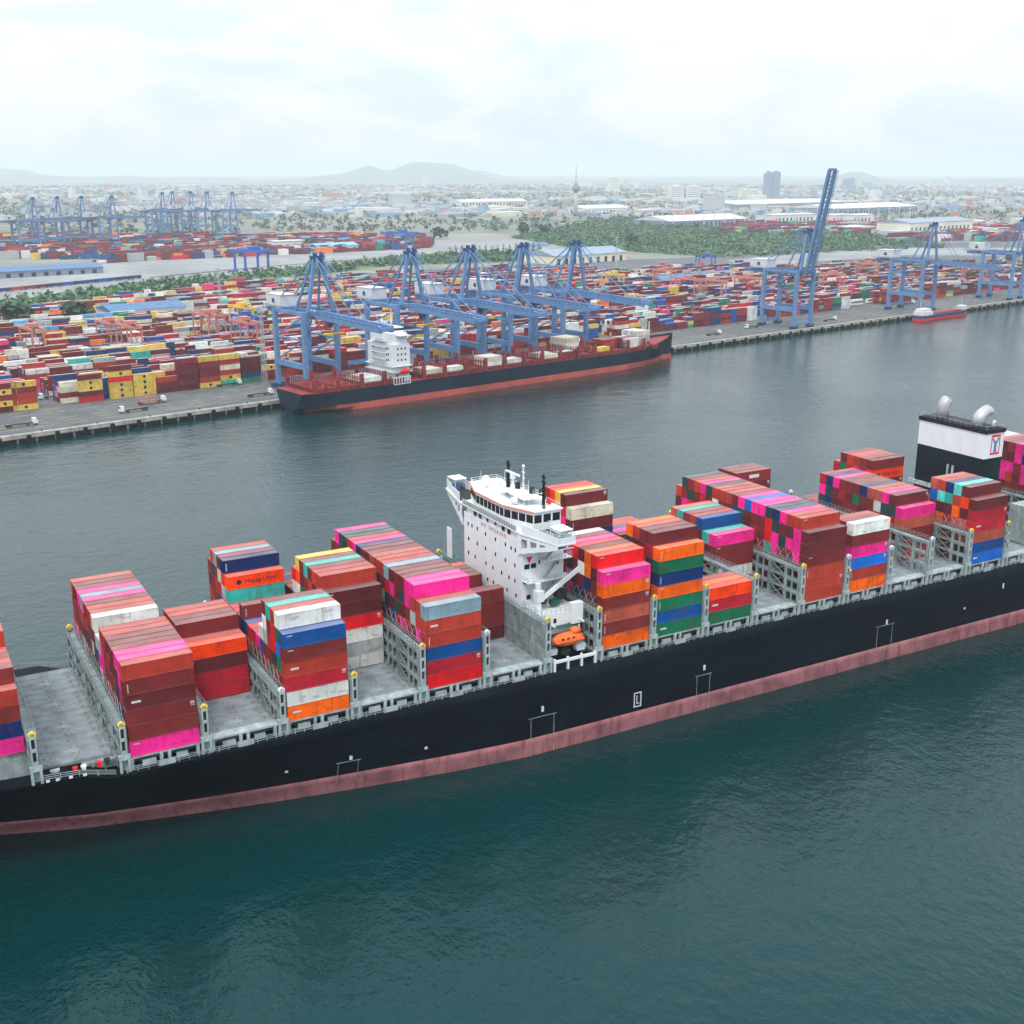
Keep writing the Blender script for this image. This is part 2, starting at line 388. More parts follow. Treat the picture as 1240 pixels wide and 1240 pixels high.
HBD = [(-40,.1),(-34,7),(-26,13),(-15,18.5),(-5,22.3),(5,24.8),(14,26),(24,26.6),(34,26.8),(330,26.8),(352,25.5)]
DZ = [(-40,26),(-12,24.6),(-6,22),(10,20),(24.5,19.3),(28.5,17.8),(352,17.8)]
ST = [-40,-36,-31,-26,-20,-15,-10,-5,0,4,8,12,18,24.5,28.5,34,42,50,58,66,74,82,90,98,106,112,120,130] + list(range(142, 311, 14)) + [322,335,345,352]
BT = 4.1
def hb(u, z):
    zd = lerp(DZ, u); bd = lerp(HBD, u); bw = lerp(HBW, u) if u > -4 else .05
    t = max(0, min(1, z/zd)); p = 1.0 if u > 100 else 1.25
    if u < -4: t0 = min(.95, (-4-u)/38); t = max(0, (t-t0)/(1-t0))
    return bw + (bd-bw)*t**p
top, bot = MB(), MB()
def hull_rings(levels):
    out = []
    for u in ST:
        zd = lerp(DZ, u); zs = [l if l is not None else zd for l in levels(zd)]
        out.append([(u, YC-hb(u, z), z) for z in zs] + [(u, YC+hb(u, z), z) for z in reversed(zs)])
    return out
top.rings(hull_rings(lambda zd: [BT, BT+(zd-BT)*.2, BT+(zd-BT)*.4, BT+(zd-BT)*.6, BT+(zd-BT)*.8, zd]), close=False)
bot.rings(hull_rings(lambda zd: [-3, -1, 0, 1.4, 2.8, BT]), close=False)
spart(top, 'hull', M['hull'], smooth=True); spart(bot, 'antifouling_band', M['boot'], smooth=True)
dk = MB()
dk.rings([[(u, YC-hb(u, lerp(DZ,u))+.02, lerp(DZ,u)-.05), (u, YC+hb(u, lerp(DZ,u))-.02, lerp(DZ,u)-.05)] for u in ST], close=False)
spart(dk, 'main_deck', M['deck'])
# raised foredeck under the foremost stacks
fd = MB(); fd.box(-14, 17.0, YC-22.5, YC+22.5, 19.5, Z0+4.3); spart(fd, 'fore_hatch_trunk', M['steeldk'])
# tug push marks, draught frame and little white plates on the hull side
def on_side(px, py): 
    p = ony(px, py, YC-26.8)
    for _ in range(4): p = ony(px, py, YC-hb(p.x, p.z))
    return p
def mark_frame(x0, x1, pyt, pyb, px):
    mb = MB(); c = on_side(px, pyt); d = on_side(px, pyb); hw = (x1-x0)/2
    def P(u, z): return (u, YC-hb(u, z)-.03, z)
    for a, b in (((c.x-hw, c.z), (c.x+hw, c.z)), ((c.x-hw*.8, c.z), (c.x-hw*.8, d.z)), ((c.x+hw*.8, c.z), (c.x+hw*.8, d.z))):
        mb.beam(P(*a), P(*b), .1, .1)
    spart(mb, 'tug_mark', M['steeldk'])
for px, pt, pb, wd in ((422,922,947,5), (657,867,915,7), (852,817,862,4.6), (1072,757,790,6.4)): mark_frame(-wd/2, wd/2, pt, pb, px)
for px, py, h in ((425,916,.7),(657,857,.9),(853,807,.9),(1074,752,.9),(347,934,.3),(1030,690,.4),(1168,736,.4),(1215,708,1.0),(516,905,.4),(58,946,.25),(70,944,.25),(86,941,.25),(103,938,.25)):
    p = on_side(px, py); mb = MB(); mb.box(p.x-.3, p.x+.3, p.y-.06, p.y+.2, p.z-h, p.z+h*.4); spart(mb, 'draught_plate', M['mark'])
p = on_side(772, 847); mb = MB()
for a, b, c, d in ((-1,1,1.5,1.75),(-1,1,-1.75,-1.5),(-1,-.75,-1.5,1.5),(.75,1,-1.5,1.5),(-.3,-.1,-1,1),(-.1,.5,-1,-.8)): mb.box(p.x+a, p.x+b, p.y-.06, p.y+.1, p.z+c, p.z+d)
spart(mb, 'pilot_mark', M['mark'])

# hatch covers, coamings
def hatch_mesh(nm, width, y0, y1):
    mb = MB(); ch = .18
    mb.box(0, width, y0, y1, -.75, -.02)
    for i in range(3):
        x = 1.2+i*(width-2.4)/2
        for j in range(int((y1-y0)/RP)):
            y = y0+.5+j*RP; mb.box(x-.3, x+.3, y-.09, y+.09, -.02, .05, 1); mb.box(x+.9, x+1.1, y-.3, y+.0, -.02, .05, 1)
    for j in range(1, int((y1-y0)/RP)): mb.box(.1, width-.1, y0+j*RP-.03, y0+j*RP+.03, -.02, .012)
    return mb.mesh(nm, [M['hatch'], M['rust']])
W = 12.5
hm3 = hatch_mesh('hatch_cover', W, 0.04, 49.2/3-.04); hm4 = hatch_mesh('hatch_cover', 12.2, .04, 10.6)
HATCH_Z = Z0-.2
for k in list(range(-1, 6)) + list(range(7, 19)):
    u = uk(k)
    if k == -1:
        for j in range(4):
            o = link('hatch_cover', hm4, ship); o.matrix_parent_inverse = SI; o.location = (u-.2, YS+4.0+j*10.7, HATCH_Z)
    else:
        for j in range(3):
            o = link('hatch_cover', hm3, ship); o.matrix_parent_inverse = SI; o.location = (u-.16, YS+1.0+j*49.2/3, HATCH_Z)
    mb = MB(); mb.box(u-.4, u+12.6, YS+2.9, YC*2-YS-2.9, 17.75, HATCH_Z-.7)
    for i in range(7): mb.box(u-.2+i*2.1, u-.02+i*2.1, YS+2.2, YS+2.9, 17.75, HATCH_Z-.8)
    spart(mb, 'hatch_coaming', M['steeldk'])
    if k == -1:
        for x, y, c, sx in ((20,196.4,'steel',1.6),(23.2,195.6,'red',.8),(24.6,195.6,'white',.9),(27.2,195.8,'red',.8),(28.6,196.2,'dark',1.0)):
            wn_ = MB(); sx *= .7; wn_.box(x-sx/2, x+sx/2, y-.4, y+.4, 19.0, 19.8); wn_.tube((x-sx*.7, y, 19.8), (x+sx*.7, y, 19.8), .32, n=10); spart(wn_, 'mooring_winch', M[c])
    # pedestal girder carrying the outboard row, with its legs, starboard and port
    for sgn in (-1, 1):
        if k == -1:
            rl = MB(); pts = [(u_, YC+sgn*(hb(u_, lerp(DZ, u_))-.25), lerp(DZ, u_)) for u_ in (17.5, 20.5, 23.5, 26.5, 29.5)]
            for a_, b_ in zip(pts, pts[1:]):
                for h in (.4, .75, 1.1): rl.beam((a_[0], a_[1], a_[2]+h), (b_[0], b_[1], b_[2]+h), .07)
                rl.beam((a_[0], a_[1], a_[2]-.05), (a_[0], a_[1], a_[2]+1.13), .1)
            spart(rl, 'deck_railing', M['steel']); continue
        yy = lambda a: YC + sgn*(YC-YS-a)
        mb = MB(); a, b = sorted((yy(.05), yy(2.3)))
        z1 = Z0-.06 if k != -1 else Z0-.9
        mb.box(u-.3, u+12.5, a, b, z1-.35, z1)
        c, d = sorted((yy(.0), yy(.5)))
        for x in (u+.2, u+5.3, u+6.7, u+11.8): mb.box(x-.28, x+.28, c, d, 17.75, z1-.35)
        mb.box(u+2, u+4.4, c+.3, d+.4, 17.75, 18.9); mb.box(u+8, u+10, c+.4, d+.5, 17.75, 18.8)
        spart(mb, 'cargo_pedestal', M['steel'])
        rl = MB(); c = YC + sgn*26.6; rl_x0, rl_x1 = uk(k)-1.2, uk(k+1)-1.25
        zr = lerp(DZ, u+6)
        for h in (.4, .75, 1.1): rl.beam((rl_x0, c, zr+h), (rl_x1, c, zr+h), .07)
        for i in range(8): x = rl_x0+.3+i*(rl_x1-rl_x0)/8; rl.beam((x, c, zr-.05), (x, c, zr+1.13), .09)
        rl.box(u+4.6, u+7.4, min(c, c-sgn*.08), max(c, c-sgn*.08), zr, zr+1.05)
        spart(rl, 'deck_railing', M['steel'])

# lashing bridges
def bridge_meshes(ntier, solid=False):
    zt = Z0 + ntier*TH - .05; yw = 20*RP
    fr = MB(); x0, x1 = -.72, .72
    for xx in (x0, x1):
        for j in range(0, 21, 2): fr.box(xx-.09, xx+.09, j*RP-.14, j*RP+.14, 17.8, zt)
    for j in range(0, 21, 2): fr.box(x0+.1, x1-.1, j*RP-.06, j*RP+.06, 18, zt)
    for t in range(0, ntier+1):
        z = Z0 + t*TH - .12; fr.box(x0-.1, x1+.1, -.15, yw+.15, z-.32, z)
    br = []
    for j in (2, 6, 12, 16):
        m_ = MB()
        for t in range(ntier):
            za, zb = Z0+t*TH-.1, Z0+(t+1)*TH-.4
            for xx in (x0, x1): m_.beam((xx, j*RP, za), (xx, (j+2)*RP, zb), .16); m_.beam((xx, (j+2)*RP, za), (xx, j*RP, zb), .16)
        br.append(m_.mesh('cross_brace', M['steelmid']))
    pn = []
    for j in ((0,4,8,10,14,18) if not solid else range(0,20,2)):
        m_ = MB()
        for t in range(ntier):
            za, zb = Z0+t*TH-.5, Z0+(t+1)*TH-.4
            if solid: m_.box(x0-.03, x0+.03, j*RP+.12, (j+2)*RP-.12, za, zb)
            else:
                a, b = j*RP+.1, (j+2)*RP-.1; mid = (a+b)/2
                m_.box(x0-.02, x0+.02, a, a+.7, za, zb); m_.box(x0-.02, x0+.02, b-.7, b, za, zb); m_.box(x0-.025, x0+.025, mid-.3, mid+.3, za, zb)
                m_.box(x0-.03, x0+.03, a, b, zb-.4, zb)
        pn.append(m_.mesh('shear_panel', M['steeldk']))
    hr = MB()
    for xx in (x0-.02, x1+.02):
        for h in (.55, 1.1): hr.beam((xx, 0, zt+h), (xx, yw, zt+h), .07)
        for j in range(41): hr.beam((xx, j*RP/2, zt-.1), (xx, j*RP/2, zt+1.12), .07)
    ep = MB()   # slotted end post
    zs = [17.8, 20.2]; ep.box(-.95,-.5,-.62,-.1,17.8,20.2); ep.box(.5,.95,-.62,-.1,17.8,20.2); ep.box(-1.0,1.0,-.66,-.06,20.2,21.1)
    z = 21.1
    ep.box(-.55,.55,-.6,-.1,z,z+ (1.6 if ntier > 2 else .8)); z += 1.6 if ntier > 2 else .8
    topz = zt+1.25
    nsl = 3 if ntier > 2 else 2; hsl = (topz-.5-z)/nsl
    for i in range(nsl):
        ep.box(-.55,-.3,-.6,-.1,z,z+hsl); ep.box(.3,.55,-.6,-.1,z,z+hsl); ep.box(-.55,.55,-.6,-.1,z+hsl-.5,z+hsl+.001*(i+1)); ep.box(-.3,.3,-.2,-.12,z,z+hsl-.5, 1); z += hsl
    cp = MB(); cp.box(-.58,.58,-.64,-.06,topz-.5,topz-.02); cp.tube((0,-.64,topz-.1),(0,-.06,topz-.1),.42,n=12)
    return (fr.mesh('frame', M['steelmid']), br, pn,
            hr.mesh('handrail', M['steelmid']), ep.mesh('end_post', [M['steel'], M['dark']]), cp.mesh('post_cap', M['yellow']), cp.mesh('post_cap', M['white']))
def rods_mesh(nt):
    m_ = MB(); z0 = Z0+nt*TH
    for r in range(1, 19):
        a, b = r*RP+.15, r*RP+2.3
        m_.beam((.86, a, z0), (.98, b, z0+TH*.95), .07); m_.beam((.86, b, z0), (.98, a, z0+TH*.95), .07)
    return m_.mesh('lashing_rods', M['steel'])
RODS = {2: rods_mesh(2), 3: rods_mesh(3)}
BM = {2: bridge_meshes(2), 3: bridge_meshes(3), 's': bridge_meshes(3, True)}
for k in range(-1, 19):
    key = 's' if k == 6 else (2 if k <= 3 else 3)
    if k == 17: continue
    fr, br, pn, hr, ep, cpy, cpw = BM[key]
    x = uk(k)-1.08
    b = link('lashing_bridge', fr, ship); b.matrix_parent_inverse = SI; b.location = (x, YS, 1.6 if k == -1 else 0)
    for me in br: link('cross_brace', me, b)
    for me in pn: link('shear_panel', me, b)
    link('handrail', hr, b)
    if k in (0, 2, 4, 7, 8, 11, 15): stuff(link('lashing_rods', RODS[2 if k <= 3 else 3], b))
    for sg in (0, 1):
        e = link('end_post', ep, b); c = link('post_cap', cpw if k in (2, 5, 12, 13, 14) else cpy, b)
        for o in (e, c):
            if sg: o.location = (0, 20*RP, 0); o.rotation_euler = (0, 0, math.pi)

# ------------------------------------------------------------------ bridge tower (part of the ship)
TX0, TX1, TY0, TY1 = 117.75, 128.3, 205.6, 232.4
acc = MB(); acc.box(TX0, TX1, TY0, TY1, 17.8, 43.4)
acc.prism([(TX0+.2,206.8,43.4),(TX0+.2,231.2,43.4),(TX0+.2,231.2,45.0),(TX0+.2,206.8,45.0)], (9.6,0,0))
tower = spart(acc, 'bridge_tower', M['white'])
def tpart(mb, name, mat, smooth=False): return spart(mb, name, mat, tower, smooth)
def rect_window(c, sx, sy, sz, name='window', mat=None):
    mb = MB(); mb.box(c[0]-sx/2, c[0]+sx/2, c[1]-sy/2, c[1]+sy/2, c[2]-sz/2, c[2]+sz/2); return tpart(mb, name, mat or M['glass'])
for px, py in ((567,634),(571.5,636.5),(578,640),(588,646.5),(600,653),(612,659),(619,663.5),(624,666),(567.5,652),(578,658),(588,664),(600,671),(612,678),(623.5,684.5),(567.5,669),(575.5,674),(588.5,682),(597,687),(607.5,693.5),(616.5,699),(623.5,703),(590.5,701.5),(597.5,705),(631-6,721),(614,714),(590,630),(599.5,633.5)):
    v = ray(px, py); t = (TX0-.02)/v.x; rect_window((TX0-.02, v.y*t, CAM_H+v.z*t), .1, .5, .8)
for px, py in ((575,621),(581,624),(609,639),(616,643)):
    v = ray(px, py); t = (TX0-.02)/v.x; rect_window((TX0-.02, v.y*t, CAM_H+v.z*t), .1, 1.0, 1.3)
for px, py, sx in ((638,686.5,1.7),(646,685,1.7),(637.5,704.5,1.7),(645.5,703.5,1.7),(640,723,1.3),(649,722,1.0),(653,680,.5),(675,680,.7),(644,666.5,.8)):
    p = ony(px, py, TY0-.02); rect_window((p.x, TY0-.02, p.z), sx*.75, .1, 1.05)
for px, py in ((651,704),): p = ony(px, py, TY0-.03); rect_window((p.x, TY0-.03, p.z), .9, .1, .9, 'fire_plan_box', M['red'])
p = ony(641, 677.5, TY0-.04); mb = MB(); mb.prism([(p.x-.8,p.y,p.z+.6),(p.x+.8,p.y,p.z+.6),(p.x,p.y,p.z-.9)], (0,.06,0)); tpart(mb, 'safety_sign', M['red'])
# bridge deck, wings and their brackets
def y2(a, sg): return YC + sg*a
wing = MB(); wing.prism([(117.2, YC-14, 45.0), (117.2, YC+14, 45.0), (119.9, YC+26.9, 45.0), (124.2, YC+26.9, 45.0), (124.2, YC-25.4, 45.0), (119.9, YC-25.4, 45.0)], (0, 0, .35)); tpart(wing, 'bridge_deck', M['white'])
def sweep(a): return 117.3 + (119.95-117.3)*max(0, (a-14)/11.4)
for sg in (-1, 1):
    tip, inn = (25.3 if sg < 0 else 26.8), 14.6
    def P(a, z, dx=0): return (sweep(a)+dx, y2(a, sg), z)
    bw = MB()
    bw.prism([P(inn, 45.35), P(tip, 45.35), P(tip, 46.8), P(inn, 47.4)], (.14, 0, 0))
    ya, yb = sorted((y2(tip, sg), y2(inn, sg))); bw.box(124.0, 124.15, ya, yb, 45.35, 46.6)
    tpy = sorted((y2(tip, sg), y2(tip-.15, sg))); bw.box(sweep(tip)+.1, 124.0, tpy[0], tpy[1], 45.35, 46.75)
    tpart(bw, 'wing_bulwark', M['white'])
    fl = MB(); fl.prism([P(inn, 45.36, .3), P(tip-.3, 45.36, .3), (123.9, y2(tip-.3, sg), 45.36), (123.9, y2(inn, sg), 45.36)], (0, 0, .06)); tpart(fl, 'wing_floor', M['dark'])
    rl = MB()
    for h in (.35, .7): rl.beam(P(tip, 46.8+h), P(tip-5, 46.95+h), .08); rl.beam((124.05, ya, 46.6+h), (124.05, yb, 46.6+h), .08); rl.beam(P(tip, 46.8+h), (124.05, y2(tip, sg), 46.6+h), .08)
    for i in range(7): y = ya+(yb-ya)*i/6; rl.beam((124.05, y, 46.6), (124.05, y, 47.32), .08)
    for i in range(4): rl.beam(P(tip-i*1.6, 46.7), P(tip-i*1.6, 47.5), .08)
    tpart(rl, 'wing_rail', M['white'])
    cn = MB(); c0, c1 = sorted((y2(tip-.1, sg), y2(tip-4.2, sg))); cn.box(120.3, 123.6, c0, c1, 48.1, 48.25)
    for x in (120.5, 123.4):
        for y in (c0+.2, c1-.2): cn.beam((x, y, 45.4), (x, y, 48.1), .12)
    tpart(cn, 'wing_canopy', M['white'])
    cs_ = MB(); cs_.box(121.2, 122.4, (c0+c1)/2-.8, (c0+c1)/2+.8, 45.4, 46.7); tpart(cs_, 'wing_console', M['logoblue'])
    bk = MB()      # raked bracket plate with tapering openings
    bk.prism([P(13.0, 40.2), P(tip, 44.2), P(tip, 45.0), P(13.0, 41.6)], (.25, 0, 0))
    bk.prism([P(13.0, 44.0, -.003), P(tip, 44.3, -.003), P(tip, 45.0, -.003), P(13.0, 45.0, -.003)], (.25, 0, 0))
    for a, w_ in ((13.4, .9), (16.2, .8), (19.0, .8), (21.6, .7)): bk.prism([P(a, 40.6+(a-13)*.3, .003), P(a+w_, 40.6+(a-13)*.3, .003), P(a+w_, 44.6, .003), P(a, 44.6, .003)], (.24, 0, 0))
    bk.prism([P(22, 43.0, .1), P(tip, 44.3, .1), P(tip, 44.9, .1), P(22, 44.9, .1)], (.12, 0, 0))
    bk.prism([P(13.0, 40.0, .26), P(tip, 44.2, .26), (123.8, y2(tip, sg), 44.2), (123.8, y2(13.0, sg), 40.0)], (0, 0, .2))
    bk.prism([P(13.0, 40.2, 2.2), P(tip, 44.2, 2.2), P(tip, 45.0, 2.2), P(13.0, 45.0, 2.2)], (.2, 0, 0))
    tpart(bk, 'wing_bracket', M['white'])
# wheelhouse with raked corners
def wh(o, zs): return [(117.6-o, YC-6.5), (117.6-o, YC+6.5), (120.4-o*.5, YC+14.4+o), (127.2+o, YC+14.4+o), (127.2+o, YC-14.4-o), (120.4-o*.5, YC-14.4-o)]
wm = MB(); wm.prism([(x, y, 45.35) for x, y in wh(0, 0)], (0, 0, 4.0)); tpart(wm, 'wheelhouse', M['white'])
rf = MB(); rf.prism([(x, y, 49.35) for x, y in wh(.35, 0)], (0, 0, .3)); tpart(rf, 'wheelhouse_roof', M['white'])
ol = MB(); pp = wh(.42, 0)
for a, b in ((5, 0), (0, 1), (1, 2)): ol.beam((*pp[a], 49.62), (*pp[b], 49.62), .28, .16)
tpart(ol, 'roof_edge_stripe', M['orange'])
def win_row(a, b, n, z0=47.0, z1=48.75, w=.82):
    a, b = Vector((*a, 0)), Vector((*b, 0)); d = b-a; nrm = Vector((d.y, -d.x, 0)).normalized()
    if nrm.dot(Vector((122.5, YC, 0))-a) > 0: nrm = -nrm
    for i in range(n):
        c = a+d*((i+.5)/n); e = d.normalized()*(d.length/n*w/2); mb = MB()
        mb.prism([c-e+nrm*.03+Vector((0,0,z0)), c+e+nrm*.03+Vector((0,0,z0)), c+e+nrm*.03+Vector((0,0,z1)), c-e+nrm*.03+Vector((0,0,z1))], -nrm*.06); tpart(mb, 'bridge_window', M['glass'])
ww = wh(0, 0)
win_row(ww[5], ww[0], 4, w=.86); win_row(ww[0], ww[1], 7, w=.84); win_row(ww[1], ww[2], 4, w=.86); win_row(ww[4], ww[5], 3, w=.8); win_row(ww[2], ww[3], 4)
# front gallery rail under the windows (greenish netting behind white bars)
gl = MB()
for h in (45.75, 46.15, 46.5): gl.beam((117.2, YS+13, h), (117.2, YC*2-YS-13, h), .07)
for i in range(34): y = YS+13+i*(51.1-26)/33; gl.beam((117.2, y, 45.3), (117.2, y, 46.5), .07)
tpart(gl, 'gallery_rail', M['white'])
ng = MB(); ng.box(117.26, 117.3, YS+13, YC*2-YS-13, 45.4, 46.35); tpart(ng, 'gallery_netting', M['green'])
# monkey island: masts, domes, radar
ms = MB()
def pole(mb, x, y, z0, z1, r0, r1, m=0): mb.tube((x, y, z0), (x, y, z1), r0, r1, 8, m)
ms2 = MB(); pole(ms2, 123, 220.8, 49.6, 57.2, .55, .28)
for z in (52, 53.5, 55, 56.3): ms2.beam((123, 219.8, z), (123, 221.8, z), .25)
tpart(ms2, 'signal_mast', M['blk'])
ms2 = MB(); pole(ms2, 123.5, 206.2, 49.6, 57.2, .4, .22)
for z in (52.5, 54, 55.5, 56.6): ms2.beam((123.5, 205.4, z), (123.5, 207.0, z), .3)
tpart(ms2, 'signal_mast', M['blk'])
ms2 = MB(); pole(ms2, 123, 214, 49.6, 57.5, .22, .14); ms2.beam((123, 213.4, 56), (123, 214.6, 56), .2); ms2.ball((123, 214, 57.4), .35); ms2.beam((122.6,213.4,54.6),(123.6,214.6,54.6),.16); tpart(ms2, 'radar_mast', M['white'])
ms2 = MB(); ms2.beam((122.6, 215, 55.0), (122.6, 221, 55.0), .35, .4); ms2.box(122.1, 123.1, 217.6, 218.4, 53.7, 54.9); pole(ms2, 122.6, 218, 49.6, 53.9, .3, .25); tpart(ms2, 'radar_scanner', M['white'])
pf = MB(); pf.box(120.6, 125.4, 209.5, 221.5, 51.0, 51.15)
for x in (120.8, 125.2):
    for y in (210, 215.5, 221): pf.beam((x, y, 49.6), (x, y, 52.1), .12)
for z in (51.6, 52.1):
    for x in (120.7, 125.3): pf.beam((x, 209.5, z), (x, 221.5, z), .08)
    for y in (209.5, 221.5): pf.beam((120.7, y, z), (125.3, y, z), .08)
tpart(pf, 'radar_platform', M['white'])
for (x, y, r, z) in ((122, 229.5, 1.0, 51), (121, 227.2, .8, 50.8), (119.6, 212.0, .85, 50.6), (123.6, 225.4, .7, 51.3), (124.5, 209.2, .6, 51)):
    d = MB(); d.ball((x, y, z), r, 12, 8); pole(d, x, y, 49.6, z, r*.4, r*.35); tpart(d, 'satellite_dome', M['white'], True)
for x, y, h in ((121.5, 231, 3.2), (119.8, 224, 2.4), (126, 217, 3.6), (125, 226, 4.2), (124, 211.5, 3), (121, 208, 2.2)):
    d = MB(); pole(d, x, y, 49.6, 49.6+h, .07, .04); tpart(d, 'antenna', M['white'])
for x, y in ((124.8, 213.4), (125.6, 210.6), (124.2, 218.6)):
    d = MB(); d.box(x-.4, x+.4, y-.5, y+.5, 51.15, 52.6); tpart(d, 'searchlight', M['dark'])
d = MB(); d.tube((125.9, 207.6, 50.4), (125.9, 208.5, 50.4), .5, n=10); tpart(d, 'life_ring', M['red'])
rr = MB(); e6 = wh(-.1, 0)
for a, b in zip(e6, e6[1:]+e6[:1]):
    for h in (50.1, 50.6): rr.beam((*a, h), (*b, h), .06)
    n = max(2, int((Vector(b)-Vector(a)).length/1.8))
    for i in range(n): c = Vector(a)+(Vector(b)-Vector(a))*i/n; rr.beam((c.x, c.y, 49.6), (c.x, c.y, 50.62), .06)
tpart(rr, 'roof_rail', M['white'])
# aft-starboard balconies with stairs
for i, z in enumerate((42.6, 39.0, 34.6)):
    bl = MB(); y0 = TY0-2.6; x0 = (122.0, 121.8, 117.9)[i]
    bl.box(x0, 128.9, y0, TY0, z-.2, z)
    tpart(bl, 'balcony', M['white'])
    rl = MB()
    for h in (.5, 1.05): rl.beam((x0, y0, z+h), (128.9, y0, z+h), .07); rl.beam((128.9, y0, z+h), (128.9, TY0, z+h), .07); rl.beam((x0, y0, z+h), (x0, TY0, z+h), .07)
    for j in range(9): x = x0+(128.9-x0)*j/8; rl.beam((x, y0, z), (x, y0, z+1.05), .07)
    tpart(rl, 'balcony_rail', M['steel'])
for a, b in (((123, 39.0), (126.6, 42.5)), ((122.6, 34.6), (126.4, 38.9)), ((122, 30.4), (126, 34.5))):
    s_ = MB(); s_.beam((a[0], TY0-1.3, a[1]), (b[0], TY0-1.3, b[1]), .9, .18); s_.beam((a[0], TY0-1.8, a[1]+.9), (b[0], TY0-1.8, b[1]+.9), .07); tpart(s_, 'stair', M['steel'])
# lower deckhouse, provision crane, winches around the lifeboat bay
lo = MB(); lo.box(118.6, 128.2, 198.6, TY0, 24.0, 28.6); lo.box(125.4, 128.2, 197.2, 198.6, 26.0, 30.6); d = spart(lo, 'deckhouse', M['white'])
for x, z, s_ in ((119.6, 26.9, .9), (122, 26.9, .7)):
    w_ = MB(); w_.box(x-s_/2, x+s_/2, 198.54, 198.7, z-.5, z+.5); spart(w_, 'window', M['glass'], d)
gd = MB(); gd.box(118.8, 127.9, 197.4, 198.6, 25.6, 25.75); spart(gd, 'green_walkway', M['green'], d)
rl = MB()
for h in (29.1, 29.6): rl.beam((118.7, 198.7, h), (128.2, 198.7, h), .07)
for j in range(9): rl.beam((118.7+j*1.18, 198.7, 28.6), (118.7+j*1.18, 198.7, 29.6), .07)
spart(rl, 'deckhouse_rail', M['steel'], d)
pc = MB(); pole(pc, 119.4, 201.3, 28.6, 35.0, .75, .65); pc.box(118.7, 120.4, 200.4, 202.2, 31, 33.4); cr = spart(pc, 'provision_crane', M['white'])
jb = MB(); jb.beam((119.8, 201, 31.2), (128.4, 199.2, 37.6), .7, .8); spart(jb, 'crane_jib', M['white'], cr)
jb = MB(); jb.beam((119.8, 201.6, 30), (123.5, 200.2, 33.4), .35, .35); spart(jb, 'luffing_cylinder', M['dark'], cr)
for x, y, z, sx, sy, sz, mt in ((121.6,203.6,30.6,1.6,1.2,2.6,'dark'),(123.8,202,30,1.8,1.4,1.6,'green'),(126.2,203.5,31,2,1.6,2.6,'dark'),(120.5,197,21,1.6,1.2,1.8,'white'),(123.4,196.6,20.6,1.8,1.2,1.6,'dark'),(126.9,196.4,21.2,2.0,1.4,1.8,'white')):
    w_ = MB(); w_.box(x-sx/2, x+sx/2, y-sy/2, y+sy/2, z-sz/2, z+sz/2*.6); w_.tube((x-sx*.6, y, z-sz*.1), (x+sx*.6, y, z-sz*.1), sz*.36, n=10); spart(w_, 'winch', M[mt])
dv = MB()
for z in (19.9,): dv.beam((118.6, 193.5, z), (129.4, 193.5, z), .5, .55)
for x in (118.9, 122.2, 125.6, 129.0): dv.beam((x, 193.5, 17.8), (x, 193.5, 20.6), .55, .4)
for x in (120.2, 127.4): dv.beam((x, 197.6, 19.9), (x, 197.6, 26.9), .35, .4); dv.beam((x, 197.6, 26.8), (x, 195.6, 26.8), .3, .3)
spart(dv, 'lifeboat_davit', M['white'])

# port side boat station peeping past the tower
pw = MB(); pw.box(117.9, 118.2, YC+20.2, YC+22.4, 29.5, 37); pw.box(116.9, 119.6, YC+17.8, YC+23, 28.6, 29.4, 1); spart(pw, 'port_boat_station', [M['white'], M['green']])

# lifeboat: its own thing, hung in the davit
lb = thing('lifeboat', 'orange enclosed lifeboat hanging in white davits below the bridge tower', 'lifeboat', (123.4, 195.9, 22.0))
hl = MB(); rings = []
for i in range(13):
    t = i/12; x = -3.9+7.8*t; k_ = math.sin(math.pi*min(.97, max(.03, t)))**.45
    rings.append([(x, 1.5*k_*math.cos(a), 1.6+1.6*k_*math.sin(a)*(1 if math.sin(a) < 0 else .9)) for a in [2*math.pi*j/14 for j in range(14)]])
hl.rings(rings); hl.build('hull', M['orange'], lb, True)
ca = MB(); ca.prism([(.9,-.8,2.6),(.9,.8,2.6),(2.9,.8,2.6),(2.9,-.8,2.6)], (.1,0,1.0)); ca.ball((2.0,0,3.4), .85, 10, 6, 1.25, .95, .6); ca.build('steering_canopy', M['orange'], lb, True)
fn = MB(); fn.box(-3.5,3.5,-1.53,1.53,1.35,1.6); fn.build('rubbing_strake', M['orange'], lb)
for x in (-1.8, -.5, .8):
    wd = MB(); wd.box(x-.25, x+.25, -1.46, -1.2, 2.0, 2.3); wd.build('window', M['glass'], lb)

